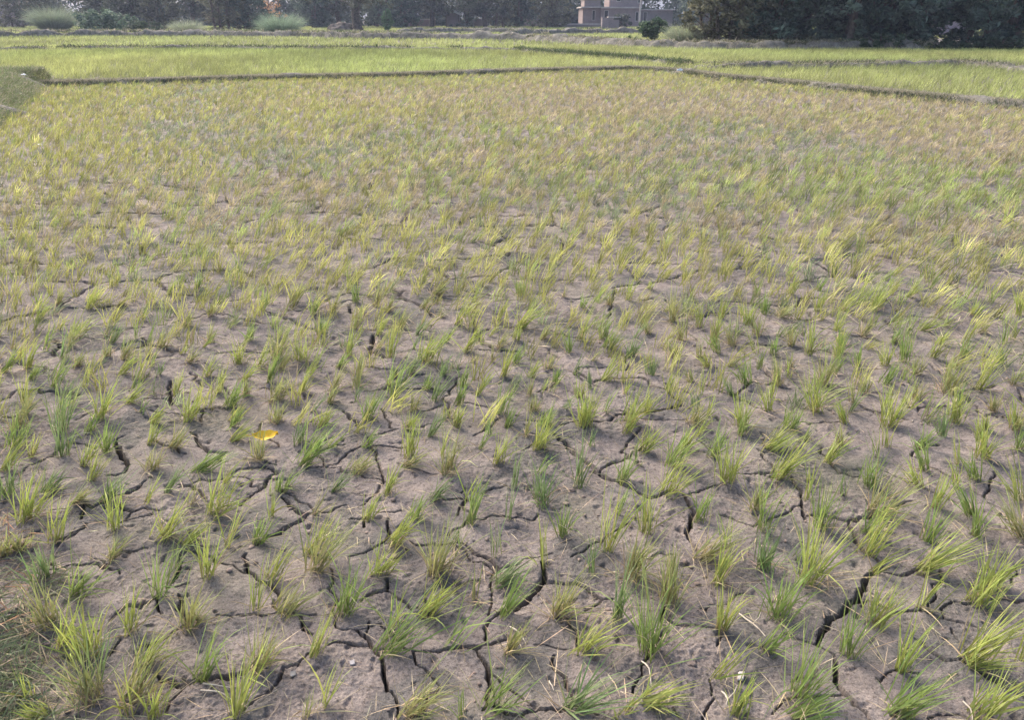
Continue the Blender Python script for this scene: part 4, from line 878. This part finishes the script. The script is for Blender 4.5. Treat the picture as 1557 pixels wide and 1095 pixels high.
# ------------------------------------------------------------------ village
def brick(name, c0, c1, mortar, sc):
    m, n, l, p, out = mat_new(name)
    tc = n.new('ShaderNodeTexCoord'); mp = n.new('ShaderNodeMapping'); mp.inputs['Rotation'].default_value = (R(90), 0, 0)
    l.new(tc.outputs['Object'], mp.inputs[0])
    b = n.new('ShaderNodeTexBrick'); b.inputs['Scale'].default_value = sc
    b.inputs['Color1'].default_value = (*c0, 1); b.inputs['Color2'].default_value = (*c1, 1); b.inputs['Mortar'].default_value = (*mortar, 1)
    l.new(mp.outputs[0], b.inputs[0])
    no = n.new('ShaderNodeTexNoise'); no.inputs['Scale'].default_value = 1.2; no.inputs['Detail'].default_value = 6; l.new(tc.outputs['Object'], no.inputs['Vector'])
    r = n.new('ShaderNodeMapRange'); r.inputs[3].default_value = 0.7; r.inputs[4].default_value = 1.25; l.new(no.outputs[0], r.inputs[0])
    mx = n.new('ShaderNodeMix'); mx.data_type = 'RGBA'; mx.blend_type = 'MULTIPLY'; mx.inputs[0].default_value = 1
    l.new(b.outputs[0], mx.inputs[6]); l.new(r.outputs[0], mx.inputs[7]); l.new(mx.outputs[2], p.inputs['Base Color']); p.inputs['Roughness'].default_value = 0.9
    return m
M_BR = brick('brick_wall', (0.25, 0.19, 0.185), (0.29, 0.22, 0.215), (0.27, 0.24, 0.235), 2.2)
M_BR2 = brick('brick_wall_grey', (0.22, 0.18, 0.18), (0.26, 0.21, 0.21), (0.25, 0.225, 0.22), 2.2)
M_CON = noise_mat('concrete', (0.38, 0.34, 0.32), (0.50, 0.46, 0.43), 2, 0.9, 0.2, 20)
M_DARK = noise_mat('shutter', (0.035, 0.032, 0.035), (0.07, 0.062, 0.06), 5)
M_TIN = noise_mat('tin_roof', (0.52, 0.50, 0.49), (0.68, 0.66, 0.64), 3, 0.55, 0.2, 8)
YB = 122.0
PPB = FPX / (YB * math.cos(PITCH) + CAMZ * math.sin(PITCH) * 0)
def bx_(px): return (px - PW / 2) / FPX * (YB * math.cos(PITCH) + (CAMZ - 1.5) * math.sin(PITCH))
def bz_(py): return float(at_dist(900, py, YB)[2])
house = empty('brick_house', (bx_(940), YB, 0)); tag(house, 'pinkish two-storey brick house with flat roofs behind the far field', 'house')
ox = bx_(940)
def hbox(name, mat, px0, px1, pz0, pz1, y0, y1, parent=house):
    mb = MB(); mb.box(bx_(px0) - ox, bx_(px1) - ox, y0, y1, pz0, pz1); return mb.build(name, mat, parent)
z1 = bz_(11.5)
wl = hbox('wall', M_BR, 886, 913, -0.2, z1, 0, 8)
wm_ = hbox('wall', M_BR, 913.3, 972, -0.2, z1 - 0.05, -0.9, 8)
wr = hbox('wall', M_BR2, 972.3, 1024, -0.2, z1 - 0.3, 0.6, 9)
hbox('roof', M_CON, 883, 913.1, z1 + 0.003, z1 + 0.18, -0.8, 8.2)
hbox('roof', M_CON, 912.9, 973, z1 - 0.047, z1 + 0.14, -1.3, 8.25)
hbox('roof', M_CON, 973.2, 1026, z1 - 0.297, z1 - 0.15, 0.2, 9.2)
up = hbox('upper_storey', M_BR, 926, 976, z1 + 0.143, z1 + 3.2, 0.4, 7)
hbox('roof', M_CON, 924, 978, z1 + 3.203, z1 + 3.4, 0, 7.4)
up2 = hbox('upper_storey', M_BR, 888, 912.5, z1 + 0.183, z1 + 1.1, 0.1, 6)
hbox('roof', M_CON, 886.5, 912.7, z1 + 1.103, z1 + 1.22, -0.2, 6.3)
def opening(name, px, w_, za, zb, y, parent):
    f = hbox(name, M_CON, px - w_ * 0.5 - 0.9, px + w_ * 0.5 + 0.9, za - 0.08, zb + 0.08, y - 0.04, y + 0.02, parent)
    hbox('pane' if name == 'window' else 'door_leaf', M_DARK, px - w_ * 0.5, px + w_ * 0.5, za, zb, y - 0.06, y - 0.0425, f)
opening('window', 902.5, 3.4, 1.0, 2.2, 0, wl)
opening('door', 920.5, 5, 0.0, 2.2, -0.9, wm_)
opening('window', 967, 3.5, 0.9, 2.0, -0.9, wm_)
opening('window', 982, 4, 0.9, 2.0, 0.6, wr)
opening('window', 940, 5, z1 + 0.9, z1 + 2.1, 0.4, up)
opening('window', 971, 2.4, z1 + 0.7, z1 + 1.6, 0.4, up)
def wall(px0, px1, py_top, py_base, mat, cap, label, Y=None, th=0.25, name='boundary_wall'):
    Y = Y or gp(700, py_base)[1]
    xa, xb = at_dist(px0, py_base, Y)[0], at_dist(px1, py_base, Y)[0]; zt = at_dist(px0, py_top, Y)[2]
    cx = 0.5 * (xa + xb)
    root = empty(name, (cx, Y, 0)); tag(root, label, 'wall')
    mb = MB(); mb.box(xa - cx, xb - cx, 0, th, -0.2, zt); mb.build('wall', mat, root)
    if cap:
        mb = MB(); mb.box(xa - cx - 0.05, xb - cx + 0.05, -0.06, th + 0.06, zt + 0.003, zt + 0.16); mb.build('coping', cap, root)
    return root
wall(848, 914, 37, 43, M_BR2, M_CON, 'low dark brick wall running before the brick house', 117)
wall(-60, 32, 8, 30, M_BR2, M_TIN, 'grey boundary wall with pale coping at the left edge', 120)
wall(795, 850, 24, 40, M_BR2, None, 'hazy compound wall behind the pale grey-green tree', 126)
wall(622, 662, 30, 40, M_BR, M_CON, 'low reddish wall with pale top among the hazy trees', 122)
wall(718, 742, 28, 40, M_BR2, None, 'short grey wall between two hazy trees', 123)
wall(1415, 1480, 30, 62, noise_mat('mauve_plaster', (0.24, 0.205, 0.235), (0.33, 0.29, 0.32), 2), M_TIN, 'mauve plastered wall seen through the gap in the tree belt', 66)
# ruined brick stub in front of the house
g = gp(930, 46); root = empty('brick_stub', (at_dist(928, 46, 100)[0], 100, 0)); tag(root, 'small ruined brick stub with a slab on top in front of the house', 'ruin')
mb = MB(); mb.box(-1.0, -0.1, 0, 1.2, -0.1, 1.35); mb.box(-0.097, 1.0, 0.1, 1.15, -0.1, 1.1); mb.build('wall', M_BR2, root)
mb = MB(); mb.box(-0.3, 1.15, -0.1, 1.3, 1.353, 1.44); mb.build('slab', M_CON, root)
# hut with a slanting pale roof and a tilted pale awning
def hut(px, Y, w_, h_, label, roofrot):
    x = at_dist(px, 30, Y)[0]; root = empty('hut', (x, Y, 0)); tag(root, label, 'hut')
    mb = MB(); mb.box(-w_ / 2, w_ / 2, 0.4, 3, -0.1, h_); mb.build('wall', M_BR2, root)
    mb = MB(); mb.box(-w_ / 2 - 0.4, w_ / 2 + 0.4, -0.6, 3.4, -0.05, 0.05); r = mb.build('roof', M_TIN, root); r.location = (0, 0, h_ + 0.35); r.rotation_euler = (R(9), R(roofrot), 0)
    for sx in (-1, 1):
        mb = MB(); mb.tube([(sx * w_ * 0.45, -0.3, -0.1), (sx * w_ * 0.45, -0.3, h_ + 0.1 - sx * math.tan(R(roofrot)) * w_ * 0.45)], [0.06, 0.05], 8); mb.build('post', M_BARK, root, True)
    return root
hut(688, 118, 1.9, 1.9, 'small hut with a tilted pale roof among hazy trees', 24)
hut(611, 119, 1.6, 1.2, 'small shed with a steep pale roof by the reddish wall', -28)
mb = MB(); mb.tube([(0, 0, -0.3), (0, 0, 4.2), (0.02, 0, 8.5)], [0.11, 0.09, 0.06], 10)
o = mb.build('utility_pole', M_CON, None, True); o.location = (at_dist(972, 40, 112)[0], 112, 0); tag(o, 'thin pale pole standing in front of the brick house', 'pole')

# ------------------------------------------------------------------ haze
hm = bpy.data.materials.new('air'); hm.use_nodes = True; hn = hm.node_tree.nodes; hn.clear()
ho = hn.new('ShaderNodeOutputMaterial'); hv = hn.new('ShaderNodeVolumePrincipled')
hv.inputs['Color'].default_value = (0.62, 0.72, 1.0, 1); hv.inputs['Density'].default_value = 0.0006; hv.inputs['Anisotropy'].default_value = 0.2
hm.node_tree.links.new(hv.outputs[0], ho.inputs['Volume'])
mb = MB(); mb.box(-750, 750, -350, 1150, -1.7, 22)
tag(mb.build('haze', hm), kind='stuff')
